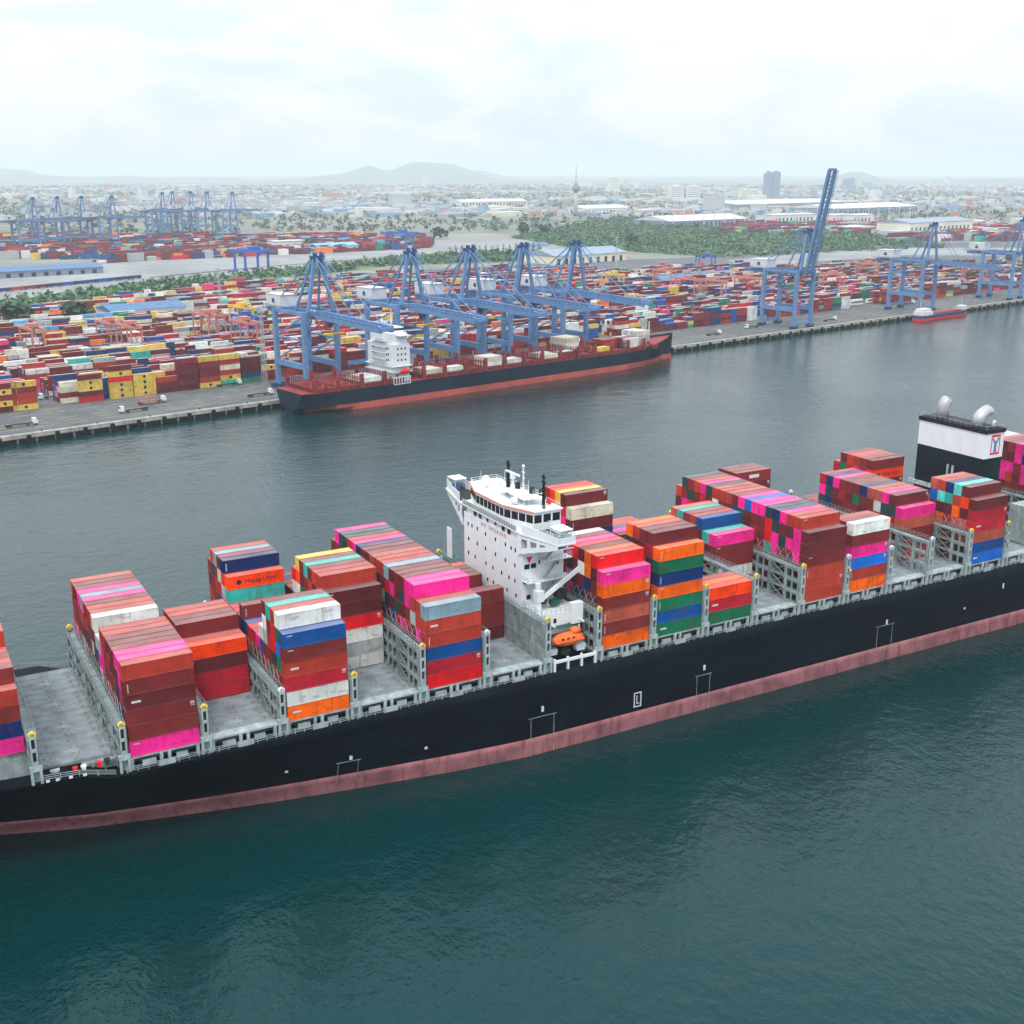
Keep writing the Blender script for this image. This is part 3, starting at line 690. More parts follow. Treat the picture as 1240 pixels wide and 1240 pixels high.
# ------------------------------------------------------------------ funnel casing
FX0, FX1, FY0, FY1 = 264.9, 272.2, 208.4, 231.4
fb = MB(); fb.box(FX0, FX1, FY0, FY1, 17.8, 43.2); fun = spart(fb, 'funnel_casing', M['funnel'])
fw_ = MB(); fw_.box(FX0-.05, FX1+.05, FY0-.05, FY1+.05, 43.2, 50.2); spart(fw_, 'funnel_white_band', M['white'], fun)
ft = MB(); ft.box(FX0-.3, FX1+.3, FY0-.3, FY1+.3, 50.2, 51.3); ft.box(FX0+.6, FX1-.6, FY0+.6, FY1-.6, 51.3, 51.5); spart(ft, 'funnel_top', M['blk'], fun)
def elbow(x, y, r, h, lean, nm):
    e = MB(); rings = []; P = [(0,0,51.2),(0,0,51.2+h*.45)]
    for i in range(1, 6): a = i/5*R(62); P.append((lean*math.sin(a)*.5, 0, 51.2+h*.45+h*.5*math.sin(a)*.9)) if False else P.append((lean*(1-math.cos(a)), 0, 51.2+h*.45+h*.55*math.sin(a)))
    for i, p in enumerate(P):
        a = 0 if i < 2 else (i-1)/5*R(55); d = Vector((math.sin(a), 0, math.cos(a))); sd = Vector((math.cos(a), 0, -math.sin(a)))
        rings.append([Vector((x, y, 0))+Vector(p)+sd*r*math.cos(t)+Vector((0,1,0))*r*math.sin(t) for t in [2*math.pi*j/14 for j in range(14)]])
    e.rings(rings); return spart(e, nm, M['stainless'], fun, True)
elbow(268.2, 226.4, 1.7, 5.4, 2.4, 'exhaust_pipe'); elbow(267.4, 213.4, 1.8, 4.6, 7.6, 'exhaust_pipe'); elbow(269.2, 209.9, .6, 2.0, 1.2, 'vent_pipe'); elbow(270.6, 211.2, .5, 1.7, 1.2, 'vent_pipe')
rl = MB()
for y in (FY0, FY1): rl.beam((FX0, y, 52.3), (FX1, y, 52.3), .07)
rl.beam((FX0, FY0, 52.3), (FX0, FY1, 52.3), .07)
for j in range(14): rl.beam((FX0, FY0+j*(FY1-FY0)/13, 51.3), (FX0, FY0+j*(FY1-FY0)/13, 52.3), .06)
spart(rl, 'funnel_rail', M['steel'], fun)
# emblem: red frame, white field, blue waisted figure
ex, ez = 269.0, 46.9
em = MB()
for a, b, c, d in ((-1.75,1.75,2.2,2.75),(-1.75,1.75,-2.75,-2.2),(-1.75,-1.45,-2.2,2.2),(1.45,1.75,-2.2,2.2)): em.box(ex+a, ex+b, FY0-.12, FY0-.04, ez+c, ez+d)
spart(em, 'emblem_frame', M['red'], fun)
em = MB(); em.prism([(ex+a, FY0-.1, ez+b) for a, b in ((-1.1,2.1),(-.25,1.0),(.25,1.0),(1.1,2.1),(1.3,1.5),(.55,.3),(.45,-.9),(.7,-2.1),(-.7,-2.1),(-.45,-.9),(-.55,.3),(-1.3,1.5))], (0,.05,0)); spart(em, 'emblem_figure', M['logoblue'], fun)
for y in (218.2, 219.9):
    v_ = MB(); v_.tube((FX0-.12, y, 35.8), (FX0-.12, y, 39.4), .35, n=8); spart(v_, 'ventilator', M['steel'], fun)
pf = MB(); pf.box(FX0-3.2, FX0-.05, FY0, FY1, 32.2, 32.4)
for j in range(16): pf.beam((FX0-3.1, FY0+j*1.53, 32.4), (FX0-3.1, FY0+j*1.53, 33.5), .07)
for h in (33, 33.5): pf.beam((FX0-3.1, FY0, h), (FX0-3.1, FY1, h), .07)
for j in range(6): pf.tube((FX0-1.6, FY0+2+j*3.8, 32.4), (FX0-1.6, FY0+4.6+j*3.8, 32.4), .7, n=8)
spart(pf, 'casing_platform', M['steel'], fun)
# engine house at the starboard side aft of the funnel bay
eh = MB(); eh.box(275.2, 284, 196.5, 206, 17.8, 30); eh.box(275.4, 279, 195.4, 196.5, 22, 26); spart(eh, 'engine_deckhouse', M['steel'])

# ------------------------------------------------------------------ text
def text_mesh(name, body, size, mat):
    c = bpy.data.curves.new(name, 'FONT'); c.body = body; c.size = size; c.extrude = .02; c.align_x = 'CENTER'; c.align_y = 'CENTER'; c.resolution_u = 2
    o = bpy.data.objects.new(name, c); COL.objects.link(o); bpy.context.view_layer.update()
    me = bpy.data.meshes.new_from_object(o.evaluated_get(bpy.context.evaluated_depsgraph_get())); bpy.data.objects.remove(o); me.name = name
    me.materials.clear(); me.materials.append(mat); return me
me = text_mesh('no_smoking_lettering', 'N O   S M O K I N G', 1.3, M['palered'])
o = link('no_smoking_lettering', me, tower); o.location = (TX0-.06, 218.0, 43.0-.4); o.rotation_euler = (R(90), 0, -R(90))
HAPAG = text_mesh('carrier_lettering', 'Hapag-Lloyd', 1.35, M['markdark'])

# ------------------------------------------------------------------ containers on the ship
CC = dict(brown=(.20,.025,.026), darkbrown=(.125,.019,.024), rust=(.43,.043,.026), tan=(.48,.095,.06), red=(.70,.008,.012), crimson=(.44,.014,.03), pink=(.86,.018,.27),
          orange=(.97,.13,.002), vermilion=(.97,.055,.001), green=(.003,.15,.07), teal=(.03,.40,.34), mint=(.10,.66,.58), navy=(.003,.026,.13), blue=(.002,.075,.28),
          cobalt=(.008,.14,.60), white=(.74,.76,.73), grey=(.44,.48,.48), steel=(.24,.36,.43), cream=(.68,.66,.52), yellow=(.80,.56,.08), darkgreen=(.015,.06,.06))
CNAME = dict(brown='brown', darkbrown='dark brown', rust='rust red', tan='tan red', red='bright red', crimson='crimson', pink='hot pink', orange='orange', vermilion='vermilion orange', green='green', teal='teal',
             mint='mint', navy='navy', blue='blue', cobalt='cobalt blue', white='white', grey='pale grey', steel='steel grey', cream='cream', yellow='yellow', darkgreen='dark green')
RND = ['brown']*9 + ['darkbrown']*7 + ['rust']*4 + ['crimson']*2 + ['pink']*2 + ['darkgreen']*2 + ['navy']*2 + ['red', 'green', 'grey', 'blue', 'orange']
B = {}   # bay -> (row offset, base z, heights by row, colour overrides)
def bay(k, H, C, off=0.0, z=Z0): B[k] = (off, z, H, C)
def col(r, *cs): return {(r, i+1): c for i, c in enumerate(cs)}
def tops(t, **kw): return {}
def T(t, **rows): return {}
def at(t, lst): return {(r, t): c for r, c in lst.items()}
bay(-2, [0,4,5,5,5,5,6,6,6,6,6,6,5,5,5,5,5,4,0,0], {**col(1,'pink','navy','brown','rust'), (2,5):'brown', (3,5):'rust', (6,6):'rust', (4,5):'brown'}, 0, Z0+4.35)
bay(0, [6]*8+[5,5]+[6]*10, {**col(0,'pink','brown','brown','darkbrown','brown','rust'), **at(6, {1:'pink',2:'pink',3:'brown',4:'brown',5:'brown',6:'rust',7:'rust',10:'white',11:'rust',12:'rust',13:'brown',14:'pink',15:'steel',16:'pink',17:'brown',18:'brown',19:'tan'}), (8,5):'grey',(9,5):'grey',(1,5):'pink',(1,4):'rust',(9,4):'blue',(8,4):'pink'})
bay(1, [0]*6+[4,4,5,5,5,5]+[2]*7+[0], {**col(6,'crimson','crimson','darkbrown','vermilion'), **at(5,{8:'brown',9:'brown',10:'rust',11:'rust'}), (7,4):'rust', (8,4):'brown'}, .5)
bay(2, [6,7,7,7,7,5,4,4,4,4,5,4,4,4,6,7,7,7,7,6], {**col(0,'orange','white','crimson','rust','brown','blue'), **at(7,{1:'white',2:'rust',3:'teal',4:'brown',15:'navy',16:'brown',17:'steel',18:'rust'}), (1,6):'green',(2,6):'red',(1,5):'cobalt',(1,4):'green',(3,6):'brown',(4,6):'white',(5,5):'white',(2,5):'red',(3,5):'crimson',
     (14,6):'vermilion',(14,5):'teal',(14,4):'red',(13,4):'red',(12,4):'red',(11,4):'brown',(10,5):'brown',(9,4):'blue',(8,4):'red',(7,4):'crimson',(19,6):'brown',(16,6):'cream'})
bay(3, [0]*6+[6,7,7,7,7,7,7,6,4,4,4,4,4,0], {**col(6,'white','grey','white','red','darkbrown','darkbrown'), **at(7,{7:'rust',8:'rust',9:'brown',10:'teal',11:'brown',12:'yellow'}), (13,6):'red',(13,5):'white',(12,6):'vermilion',(12,5):'white'}, .5)
bay(4, [6,6]+[7]*17+[6], {**col(0,'red','crimson','blue','rust','rust','steel'), (1,6):'rust', **at(7,{2:'pink',3:'pink',4:'brown',5:'brown',6:'darkbrown',7:'steel',8:'rust',9:'rust',10:'tan',11:'brown',12:'brown',13:'navy',14:'pink',15:'crimson',16:'darkgreen',17:'darkgreen',18:'pink'}),
     (2,6):'rust',(3,6):'pink',(4,6):'darkgreen',(1,4):'pink',(2,4):'brown',(3,4):'crimson',(4,4):'pink',(5,4):'crimson',(1,5):'rust',(6,6):'pink',(7,6):'crimson',(7,5):'darkgreen',(8,5):'steel',(19,6):'brown'})
bay(5, [0]*6+[4,3,3,3,4,4,4,4,3,3,3,2,2,0], {**col(6,'darkbrown','brown','brown','brown'), (10,4):'brown',(11,4):'brown',(12,4):'darkbrown',(13,4):'red'}, .5)
bay(7, [6]+[7]*7+[4,4,5,5,4,4,4,3,3,3,3,3], {**col(0,'orange','brown','tan','brown','orange','pink'), **at(7,{1:'red',2:'orange',3:'darkbrown',4:'red',5:'pink',6:'brown',7:'white'}), (1,6):'darkbrown',(2,6):'orange',(3,6):'white',(4,6):'brown',(1,5):'brown',(2,5):'navy',(3,5):'brown',(4,5):'darkbrown',(1,4):'brown',(2,4):'darkbrown',(3,4):'navy'})
bay(8, [7,8,8,8,8,6,5,5,4,4,4,4,4,3,7,8,8,8,8,6], {**col(0,'green','blue','green','orange','navy','green','orange'), **at(8,{1:'darkbrown',2:'brown',3:'rust',4:'orange',15:'darkbrown',16:'yellow',17:'vermilion',18:'crimson'}), (1,7):'crimson',(2,7):'brown',(14,7):'cream',(14,6):'darkbrown',(14,5):'navy',(15,7):'crimson',(5,6):'white',(1,5):'navy',(1,6):'darkgreen'})
bay(9, [3,3,3]+[0]*11+[4,4,4,4,4,3], {**col(0,'green','crimson','vermilion'), (1,3):'orange',(2,3):'rust',(14,4):'darkbrown'})
bay(10, [0]*6+[5,5,6,6,6,6,6,5,3,3,3,3,3,0], {**col(6,'brown','white','brown','brown','pink'), (7,5):'teal', **at(6,{8:'blue',9:'rust',10:'brown',11:'teal',12:'tan'}), (8,5):'darkbrown',(9,5):'brown',(10,5):'darkbrown',(11,5):'green'}, .4)
bay(11, [6]+[7]*18+[6], {**col(0,'rust','rust','rust','brown','darkbrown','darkbrown'), **at(7,{1:'rust',2:'rust',3:'pink',4:'navy',5:'darkgreen',6:'pink',7:'pink',8:'cobalt',9:'pink',10:'brown',11:'rust',12:'rust',13:'rust',14:'darkgreen',15:'pink',16:'rust',17:'brown',18:'darkgreen'}),
      (1,6):'pink',(2,6):'darkbrown',(3,6):'brown',(4,6):'darkgreen',(5,6):'red',(6,6):'brown',(7,6):'brown',(1,5):'pink',(2,5):'pink',(3,5):'darkgreen',(4,5):'pink',(5,5):'red',(1,4):'pink',(2,4):'brown',(3,4):'brown',(4,4):'pink',(5,4):'teal',(6,4):'crimson',(15,6):'crimson',(16,6):'brown',(17,6):'darkgreen',(18,6):'brown',(17,5):'red',(18,5):'pink',(19,6):'rust',(16,5):'crimson',(14,6):'darkbrown',(13,6):'white'})
bay(12, [6,6,6]+[3]*14+[7,7,7], {**col(0,'orange','rust','cobalt','pink','brown','white'), (1,6):'brown',(2,6):'rust',(17,7):'brown',(18,7):'brown',(19,7):'darkbrown',(17,6):'darkbrown'})
bay(13, [0]*10+[2,2,2,3,3,3,3,3,3,0], {}, .5)
bay(14, [0]*4+[5]+[6]*11+[3,3,3,0], {**col(4,'crimson','brown','brown','tan','pink'), **at(6,{5:'darkbrown',6:'pink',7:'tan',8:'tan',9:'navy',10:'brown',11:'brown',12:'brown',13:'pink',14:'navy',15:'crimson'}), (14,5):'darkgreen',(15,5):'pink',(9,5):'brown',(15,4):'darkgreen'}, .3)
bay(15, [6,7,7,7,7,7]+[4]*8+[7,7,7,7,7,6], {**col(0,'cobalt','blue','tan','crimson','crimson','darkbrown'), **at(7,{1:'darkbrown',2:'mint',3:'navy',4:'rust',5:'tan',14:'brown',15:'brown',16:'rust',17:'rust',18:'brown'}), (1,6):'vermilion',(2,6):'rust',(3,6):'teal',(4,6):'mint',(5,6):'cobalt',(1,5):'darkbrown',(2,5):'orange',(3,5):'darkbrown',(1,4):'tan',(2,4):'tan',(3,4):'crimson',
      (14,6):'vermilion',(15,6):'crimson',(18,6):'green',(17,6):'crimson',(16,6):'pink',(19,6):'crimson'})
bay(18, [0,0,0]+[8]*14+[7,7,6], {**at(8,{3:'pink',4:'brown',5:'tan',6:'pink',7:'pink',8:'pink',9:'brown',10:'darkbrown'}), (8,7):'pink',(9,6):'pink',(10,5):'pink',(7,6):'pink',(10,6):'pink'})
rng = random.Random(11)
cells = {}
for k, (off, z, H, C) in B.items():
    for r, h in enumerate(H):
        for t in range(1, h+1): cells[(k, r, t)] = C.get((r, t)) or rng.choice(RND)
def Hk(k, y):
    if k not in B: return 0
    off, z, H, C = B[k]; r = int((y-YS)/RP-off)
    return z + (H[r]*TH if 0 <= r < 20 else 0)
CW, CH, CLN = 2.44, 2.86, 12.19
vis = []
for (k, r, t), c in cells.items():
    off, z, H, C = B[k]; x = uk(k); y = YS+(r+off)*RP; zb = z+(t-1)*TH
    front = r == 0 or (k, r-1, t) not in cells
    topf = (k, r, t+1) not in cells
    left = Hk(k-1, y+1.2) < zb+1.5 and not (k == 7 and 9 < y-YS < 40)
    dx, dy, dz = x+6, y+1.2, zb+1.5-CAM_H; d2 = dx*dx+dy*dy+dz*dz; d = math.sqrt(d2)
    # how much of the starboard side clears the row in front, roughly
    a = 0
    if front:
        hid = 0
        for rr in range(1, 4):
            if r-rr >= 0 and H[r-rr] > 0: hid = max(hid, z+H[r-rr]*TH - rr*RP*.42 - zb)
        # the bay forward of it can hide it too
        vb = max(0, 1-max(0, hid)/CH); a += vb*CLN*CH*dy/d
    if topf: a += CLN*CW*(-dz)/d*.8
    if left: a += CW*CH*dx/d
    if y > 240 and k < -1: a = 0
    scr = a/d2
    # projected inside the frame?
    cc, ss = math.cos(YAW), math.sin(YAW); rr_ = cc*dx-ss*dy; dd = ss*dx+cc*dy; fwd = dd*math.cos(PITCH)-dz*math.sin(PITCH); px = 620+FPX*rr_/fwd
    if px < -20 or px > 1250: scr = 0
    vis.append((scr, k, r, t, c, front, topf, left))
vis.sort(reverse=True)
IND = 240
# meshes
def cont_mesh():
    mb = MB(); e = .05
    mb.box(e, CLN-e, e, CW-e, .1, CH-e)                               # panels, set back inside the frame
    for y in (0, CW-.12):
        mb.box(0, CLN, y, y+.12, 0, .16); mb.box(0, CLN, y, y+.12, CH-.11, CH)
        for x in (0, CLN-.16): mb.box(x, x+.16, y-.004*(1 if y == 0 else -1), y+.12-.004*(1 if y == 0 else -1), .16, CH-.11)
    for x in (0, CLN-.12): mb.box(x+.003, x+.117, .12, CW-.12, CH-.11, CH-.003); mb.box(x+.003, x+.117, .12, CW-.12, .003, .16)
    return mb.mesh('shipping_container', M['cont'])
CM = cont_mesh()
def door_mesh():
    mb = MB(); mb.box(-.03, .02, .14, CW/2-.02, .2, CH-.16)
    for y in (.42, .95): mb.tube((-.06, y, .2), (-.06, y, CH-.16), .03, n=5, cap=False)
    for z in (.9, 2.0): mb.box(-.05, -.02, .2, 1.1, z, z+.06)
    return mb.mesh('door', M['cont'])
DM = door_mesh()
def mark_meshes():
    out = []
    m = MB()
    for i in range(6): m.box(.55, .75, -.012, .0, .55+i*.28, .73+i*.28)        # vertical carrier name
    out.append(m.mesh('lettering', M['mark']))
    m = MB()
    for i in range(5): m.box(CLN-.5-i*.16, CLN-.4-i*.16, -.012, 0, CH-.8-.25*(i % 2), CH-.35)
    m.box(CLN-1.15, CLN-.35, -.012, 0, CH-1.2, CH-1.12)
    out.append(m.mesh('lettering', M['mark']))
    m = MB()
    for i in range(5): m.box(.7+i*.22, .84+i*.22, -.012, 0, CH-.62, CH-.38)
    out.append(m.mesh('lettering', M['mark']))
    m = MB(); m.box(1.0, 2.6, -.012, 0, 1.35, 1.75); out.append(m.mesh('lettering', M['mark']))
    m = MB(); m.box(4.6, 8.0, -.012, 0, .95, 1.9); out.append(m.mesh('lettering', M['mark']))
    return out
MM = mark_meshes()
ORD = ['zeroth','first','second','third','fourth','fifth','sixth','seventh','eighth','ninth','tenth','eleventh','twelfth','thirteenth','fourteenth','fifteenth','sixteenth','seventeenth','eighteenth','nineteenth','twentieth']
def clabel(k, r, t, c):
    row = 'outermost starboard row' if r == 0 else f'{ORD[r+1]} row from starboard rail'
    by = f'{ORD[6-k]} bay forward of wheelhouse' if k < 6 else f'{ORD[k-6]} bay aft of wheelhouse'
    return f'{CNAME[c]} container, {ORD[t]} tier, {row}, {by}'
rest = []
drng = random.Random(3)
for i, (scr, k, r, t, c, front, topf, left) in enumerate(vis):
    off, z, H, C = B[k]; x = uk(k)+drng.uniform(-.04,.04); y = YS+(r+off)*RP+drng.uniform(-.02,.02); zb = z+(t-1)*TH
    j = drng.uniform(.86, 1.14); cv = tuple(min(.95, v*j) for v in CC[c])
    if scr <= 0 or i >= IND: rest.append((x, y, zb, cv)); continue
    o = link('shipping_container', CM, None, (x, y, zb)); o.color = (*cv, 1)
    tag(o, clabel(k, r, t, c), 'container', 'containers stacked on the black hulled ship')
    if left and drng.random() < .6:
        for s_ in (0, 1):
            d = link('door', DM, o); d.color = (*cv, 1)
            if s_: d.location = (0, CW, 0); d.scale = (1, -1, 1)
    if front:
        if (k, r, t) in ((2,14,6), (15,14,6)):
            d = link('carrier_lettering', HAPAG, o); d.location = (7.1, .02, 1.45); d.rotation_euler = (R(90), 0, 0)
            e = MB(); e.tube((2.4, .035, 1.45), (2.4, .0, 1.45), .55, n=14); e.build('carrier_emblem', M['markdark'], o)
        elif (k, r, t) == (12,17,7): link('lettering', MM[4], o)
        elif drng.random() < .62 and c not in ('white', 'cream'): link('lettering', MM[drng.choice((0,1,1,2,3) if c != 'pink' else (1,2))], o)
if rest:
    vs_, fs_, cs_ = [], [], []
    for x, y, z, c in rest:
        b = len(vs_)
        vs_ += [(x,y,z),(x+CLN,y,z),(x+CLN,y+CW,z),(x,y+CW,z),(x,y,z+CH),(x+CLN,y,z+CH),(x+CLN,y+CW,z+CH),(x,y+CW,z+CH)]
        fs_ += [(b+3,b+2,b+1,b),(b+4,b+5,b+6,b+7),(b,b+1,b+5,b+4),(b+1,b+2,b+6,b+5),(b+2,b+3,b+7,b+6),(b+3,b,b+4,b+7)]; cs_ += [c]*8
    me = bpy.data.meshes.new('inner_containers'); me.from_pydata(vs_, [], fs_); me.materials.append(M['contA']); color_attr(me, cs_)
    stuff(link('inner_containers', me), 'mass of brown and coloured containers packed inside the cargo stacks')

# ------------------------------------------------------------------ far ship at the wharf
FS0, FB = 138.0, 28.5         # stern at s, beam
fship = thing('container_ship', 'dark blue hulled container ship with red deck fittings moored below the blue cranes', 'ship', q(FS0+140, -1.6-FB/2, 0), QA)
def fpart(mb, name, mat, parent=None, smooth=False): return mb.build(name, mat, parent or fship, smooth)
# local frame: x along quay from -140 (stern) to 140, y inland, z up
LW = [(-140,7.5),(-136,10),(-122,13),(-100,14.25),(85,14.25),(105,11.5),(122,6.5),(132,2.2),(136,.3),(150,.1)]
LD = [(-140,13.2),(-130,14.0),(-118,14.25),(104,14.25),(118,12.6),(130,8.8),(139,4.2),(146,.5)]
LZ = [(-140,11.2),(-128,10.8),(95,10.8),(115,11.6),(135,14.2),(146,15.4)]
FST = [-140,-138,-134,-128,-120,-110,-95,-70,-40,0,40,70,85,95,105,112,118,124,130,134,138,142,146]
def fhb(u, z):
    zd = lerp(LZ, u); bd = lerp(LD, u); bw = lerp(LW, u); t = max(0, min(1, z/zd))
    if u > 134: t0 = min(.94, (u-134)/13); t = max(0, (t-t0)/(1-t0)); bw = .05
    if u < -118: t0 = .30*min(1, (-118-u)/18); bw = bw if t > t0 else bw*.35
    return bw+(bd-bw)*t
def fr_(levels): return [[(u, -fhb(u, z), z) for z in levels(lerp(LZ, u))] + [(u, fhb(u, z), z) for z in reversed(levels(lerp(LZ, u)))] for u in FST]
t_, b_ = MB(), MB()
t_.rings(fr_(lambda zd: [3.4, 3.4+(zd-3.4)*.33, 3.4+(zd-3.4)*.66, zd]), close=True); b_.rings(fr_(lambda zd: [-2, 0, 1.7, 3.4])[2:], close=True)
t_.rings(fr_(lambda zd: [-2, 0, 1.7, 3.4])[:3], close=True); fpart(t_, 'hull', M['hull2']); fpart(b_, 'antifouling_band', M['boot2'])
bb = MB(); bb.ball((136, 0, 1.0), 2.6, 12, 8, 2.4, .9, 1); fpart(bb, 'bulbous_bow', M['boot2'], smooth=True)
dk2 = MB(); dk2.rings([[(u, -fhb(u, lerp(LZ,u))+.2, lerp(LZ,u)+.02), (u, fhb(u, lerp(LZ,u))-.2, lerp(LZ,u)+.02)] for u in FST], close=False); fpart(dk2, 'main_deck', M['brownsteel'])
XA = -78.0          # accommodation position
bayx = [-132+14.2*i for i in range(4)] + [-64+14.2*i for i in range(13)]
hcm = MB(); hcm.box(0, 12.6, -13, 13, 10.8, 12.6); 
for i in range(1, 10): hcm.box(.1, 12.5, -13+i*2.6-.05, -13+i*2.6+.05, 12.6, 12.68)
hcm = hcm.mesh('hatch_cover', M['brownsteel'])
cgm = MB()
for y in [-13.8+2.3*i for i in range(13)]:
    cgm.box(-.18, .18, y-.16, y+.16, 10.8, 17.4)
for z in (13.6, 16.2): cgm.box(-.5, .5, -14, 14, z-.15, z)
for j in range(26): cgm.beam((.5, -14+j*1.12, 16.2), (.5, -14+j*1.12, 17.3), .08); 
cgm.beam((.5,-14,17.3),(.5,14,17.3),.1); cgm.box(-1.0, 1.0, -14.1, -13.2, 10.8, 18.2); cgm.box(-1.0, 1.0, 13.2, 14.1, 10.8, 18.2)
cgm = cgm.mesh('cell_guide_bridge', M['brownsteel'])
for x in bayx:
    if x < 118: link('hatch_cover', hcm, fship, (x, 0, 0)); link('cell_guide_bridge', cgm, fship, (x-.8, 0, 0))
for x in bayx:
    if x > 112: continue
    g_ = MB()
    for i in range(9):
        yy_ = -13.5+drng.random()*27; xx_ = x+drng.random()*12; hh_ = drng.uniform(.8, 3.2); g_.box(xx_, xx_+drng.uniform(.4, 2.2), yy_, yy_+drng.uniform(.3, 1.4), 12.3, 12.6+hh_)
    for sy in (-13.9, 13.7):
        for i in range(5): g_.box(x+i*2.8, x+i*2.8+.35, sy, sy+.3, 10.8, 13.4)
        g_.box(x, x+12.4, sy, sy+.25, 13.0, 13.4)
    stuff(fpart(g_, 'deck_fittings', M['brownsteel']))
# accommodation: narrow tall house, wings, lower tiers
ah = MB(); ah.box(XA-6, XA+5.5, -11, 11, 10.8, 19.5); ah.box(XA-5.5, XA+5.2, -12.2, 12.2, 19.5, 31); ah.box(XA-4.9, XA+4.9, -10.2, 10.2, 31, 36.5); house = fpart(ah, 'accommodation_block', M['white'])
for z, x0 in ((19.5, -7), (16.5, -7)):
    b2 = MB(); b2.box(XA+x0, XA+6, -13.6, 13.6, z-.25, z)
    for j in range(12): b2.beam((XA+x0+j*1.15, -13.5, z), (XA+x0+j*1.15, -13.5, z+1.1), .12)
    b2.beam((XA+x0, -13.5, z+1.1), (XA+6, -13.5, z+1.1), .12); fpart(b2, 'boat_deck', M['white'], house)
for i, z in enumerate((23, 26.2, 29.4, 32.6)):
    b2 = MB(); b2.box(XA-7.4, XA-5.5, -6.5, 6.5, z-.2, z); b2.beam((XA-7.4, -6.5, z+1), (XA-7.4, 6.5, z+1), .1); fpart(b2, 'gallery', M['white'], house)
for y in (-7.6, -6, 6, 7.4):
    for z in (22, 25, 28): w2 = MB(); w2.box(XA-5.57, XA-5.4, y-.5, y+.5, z, z+1.1); fpart(w2, 'window', M['glass'], house)
for x in (-3, -.6, 1.8):
    for z in (22, 25, 28): w2 = MB(); w2.box(XA+x, XA+x+.9, -12.27, -12.1, z, z+1.1); fpart(w2, 'window', M['glass'], house)
nb = MB(); nb.box(XA-2, XA+5.2, -13.8, 13.8, 35.2, 35.6); nb.box(XA-1, XA+5, -7, 7, 36.5, 39.3); fpart(nb, 'navigation_bridge', M['white'], house)
w2 = MB(); w2.box(XA-1.06, XA+5.06, -7.06, 7.06, 37.6, 38.7); fpart(w2, 'bridge_window_band', M['glass'], house)
fu = MB(); fu.box(XA-6.5, XA-2.4, -4, 4, 33, 42); fu.tube((XA-4.8, -1, 42), (XA-4.8, -1, 43.6), .7, n=8); fpart(fu, 'funnel', M['white'], house)
mm = MB(); mm.tube((XA+2, 0, 39.3), (XA+2, 0, 48), .4, .2, 8); mm.beam((XA+2, -3, 46), (XA+2, 3, 46), .3); fpart(mm, 'radar_mast', M['cream'], house)
rb = MB(); rb.box(XA-7, XA+4, -14.2, -13.9, 9.6, 10.0)
for i in range(7): rb.box(XA-7+i*1.75, XA-6.6+i*1.75, -14.3, -13.9, 10, 14)
rb.box(XA-7, XA+4.1, -14.3, -13.9, 13.6, 14.1); rb.box(XA-7, XA+4.1, -14.3, -13.9, 10, 10.4); fpart(rb, 'boat_station_frame', M['white'], house)
lb2 = thing('lifeboat', 'small red lifeboat beside the white accommodation block of the moored ship', 'lifeboat', q(*sn(fship.location + ET*(XA+1) - EN*13.2), 15.2), QA)
h2 = MB(); h2.ball((0, 0, 1.3), 1.5, 12, 8, 2.3, .9, .95); h2.build('hull', M['red'], lb2, True); h2 = MB(); h2.ball((.8, 0, 2.4), .8, 8, 6, 1.2, .9, .8); h2.build('canopy', M['red'], lb2, True)
fm_ = MB(); fm_.tube((124, 0, 12), (124, 0, 26), .5, .3); fm_.beam((124,-2,20),(124,2,20),.3); fpart(fm_, 'foremast', M['cream'])
bwk = MB()
for sg in (-1, 1):
    pts = [(u, sg*fhb(u, lerp(LZ,u)), lerp(LZ,u)) for u in (104,112,118,124,130,134,138,142,146)]
    for a, b in zip(pts, pts[1:]): bwk.add([a, b, (b[0]+.1, b[1], b[2]+1.4), (a[0]+.1, a[1], a[2]+1.4)], [(0,1,2,3)])
fpart(bwk, 'bow_bulwark', M['hull2'])
# its few deck containers
grp = 'containers on the moored ship'
fc = []
fcell = [(-104, [0,1,2,3,4,5], 1, ['white']), (-64, [0,1,2,3,4], 1, ['cream']), (-49.8, [0,1], 1, ['white']), (-22, [0,1,2,3], 2, ['cream','white']), (-7.2, [0,1,2], 1, ['white']), (21, [0,2,3,4], 1, ['white','cream']), (35.4, [0,1,2], 1, ['white','brown','cream']), (49.6, [5,6,7,8,9], 3, ['cream','white']), (63.8, [0,1], 1, ['brown','yellow']), (78, [3,4,5,6], 2, ['brown','crimson','green']), (92.2, [1,2,3,4,5], 2, ['brown','white','teal']), (106.4, [3,4,5,6,7], 3, ['white','cream','grey'])]
nfc = 0
for x, rows, h, cs in fcell:
    for r in rows:
        for t in range(h):
            c = drng.choice(cs); j = drng.uniform(.85, 1.1); y = -13.0+r*2.55
            p = fship.location + ET*x + EN*y
            o = link('shipping_container', CM, None, (p.x, p.y, 12.72+t*TH), QA); o.color = (*[v*j for v in CC[c]], 1)
            near = 'aft of its white house' if x < XA else 'forward of its white house'
            bi = round((x-XA)/14.2) if x > XA else round((XA-x)/14.2)
            tag(o, f'{CNAME[c]} container, {ORD[t+1]} tier, {ORD[r+1]} row, bay {ORD[max(1,bi)]} {near}, moored ship', 'container', grp)

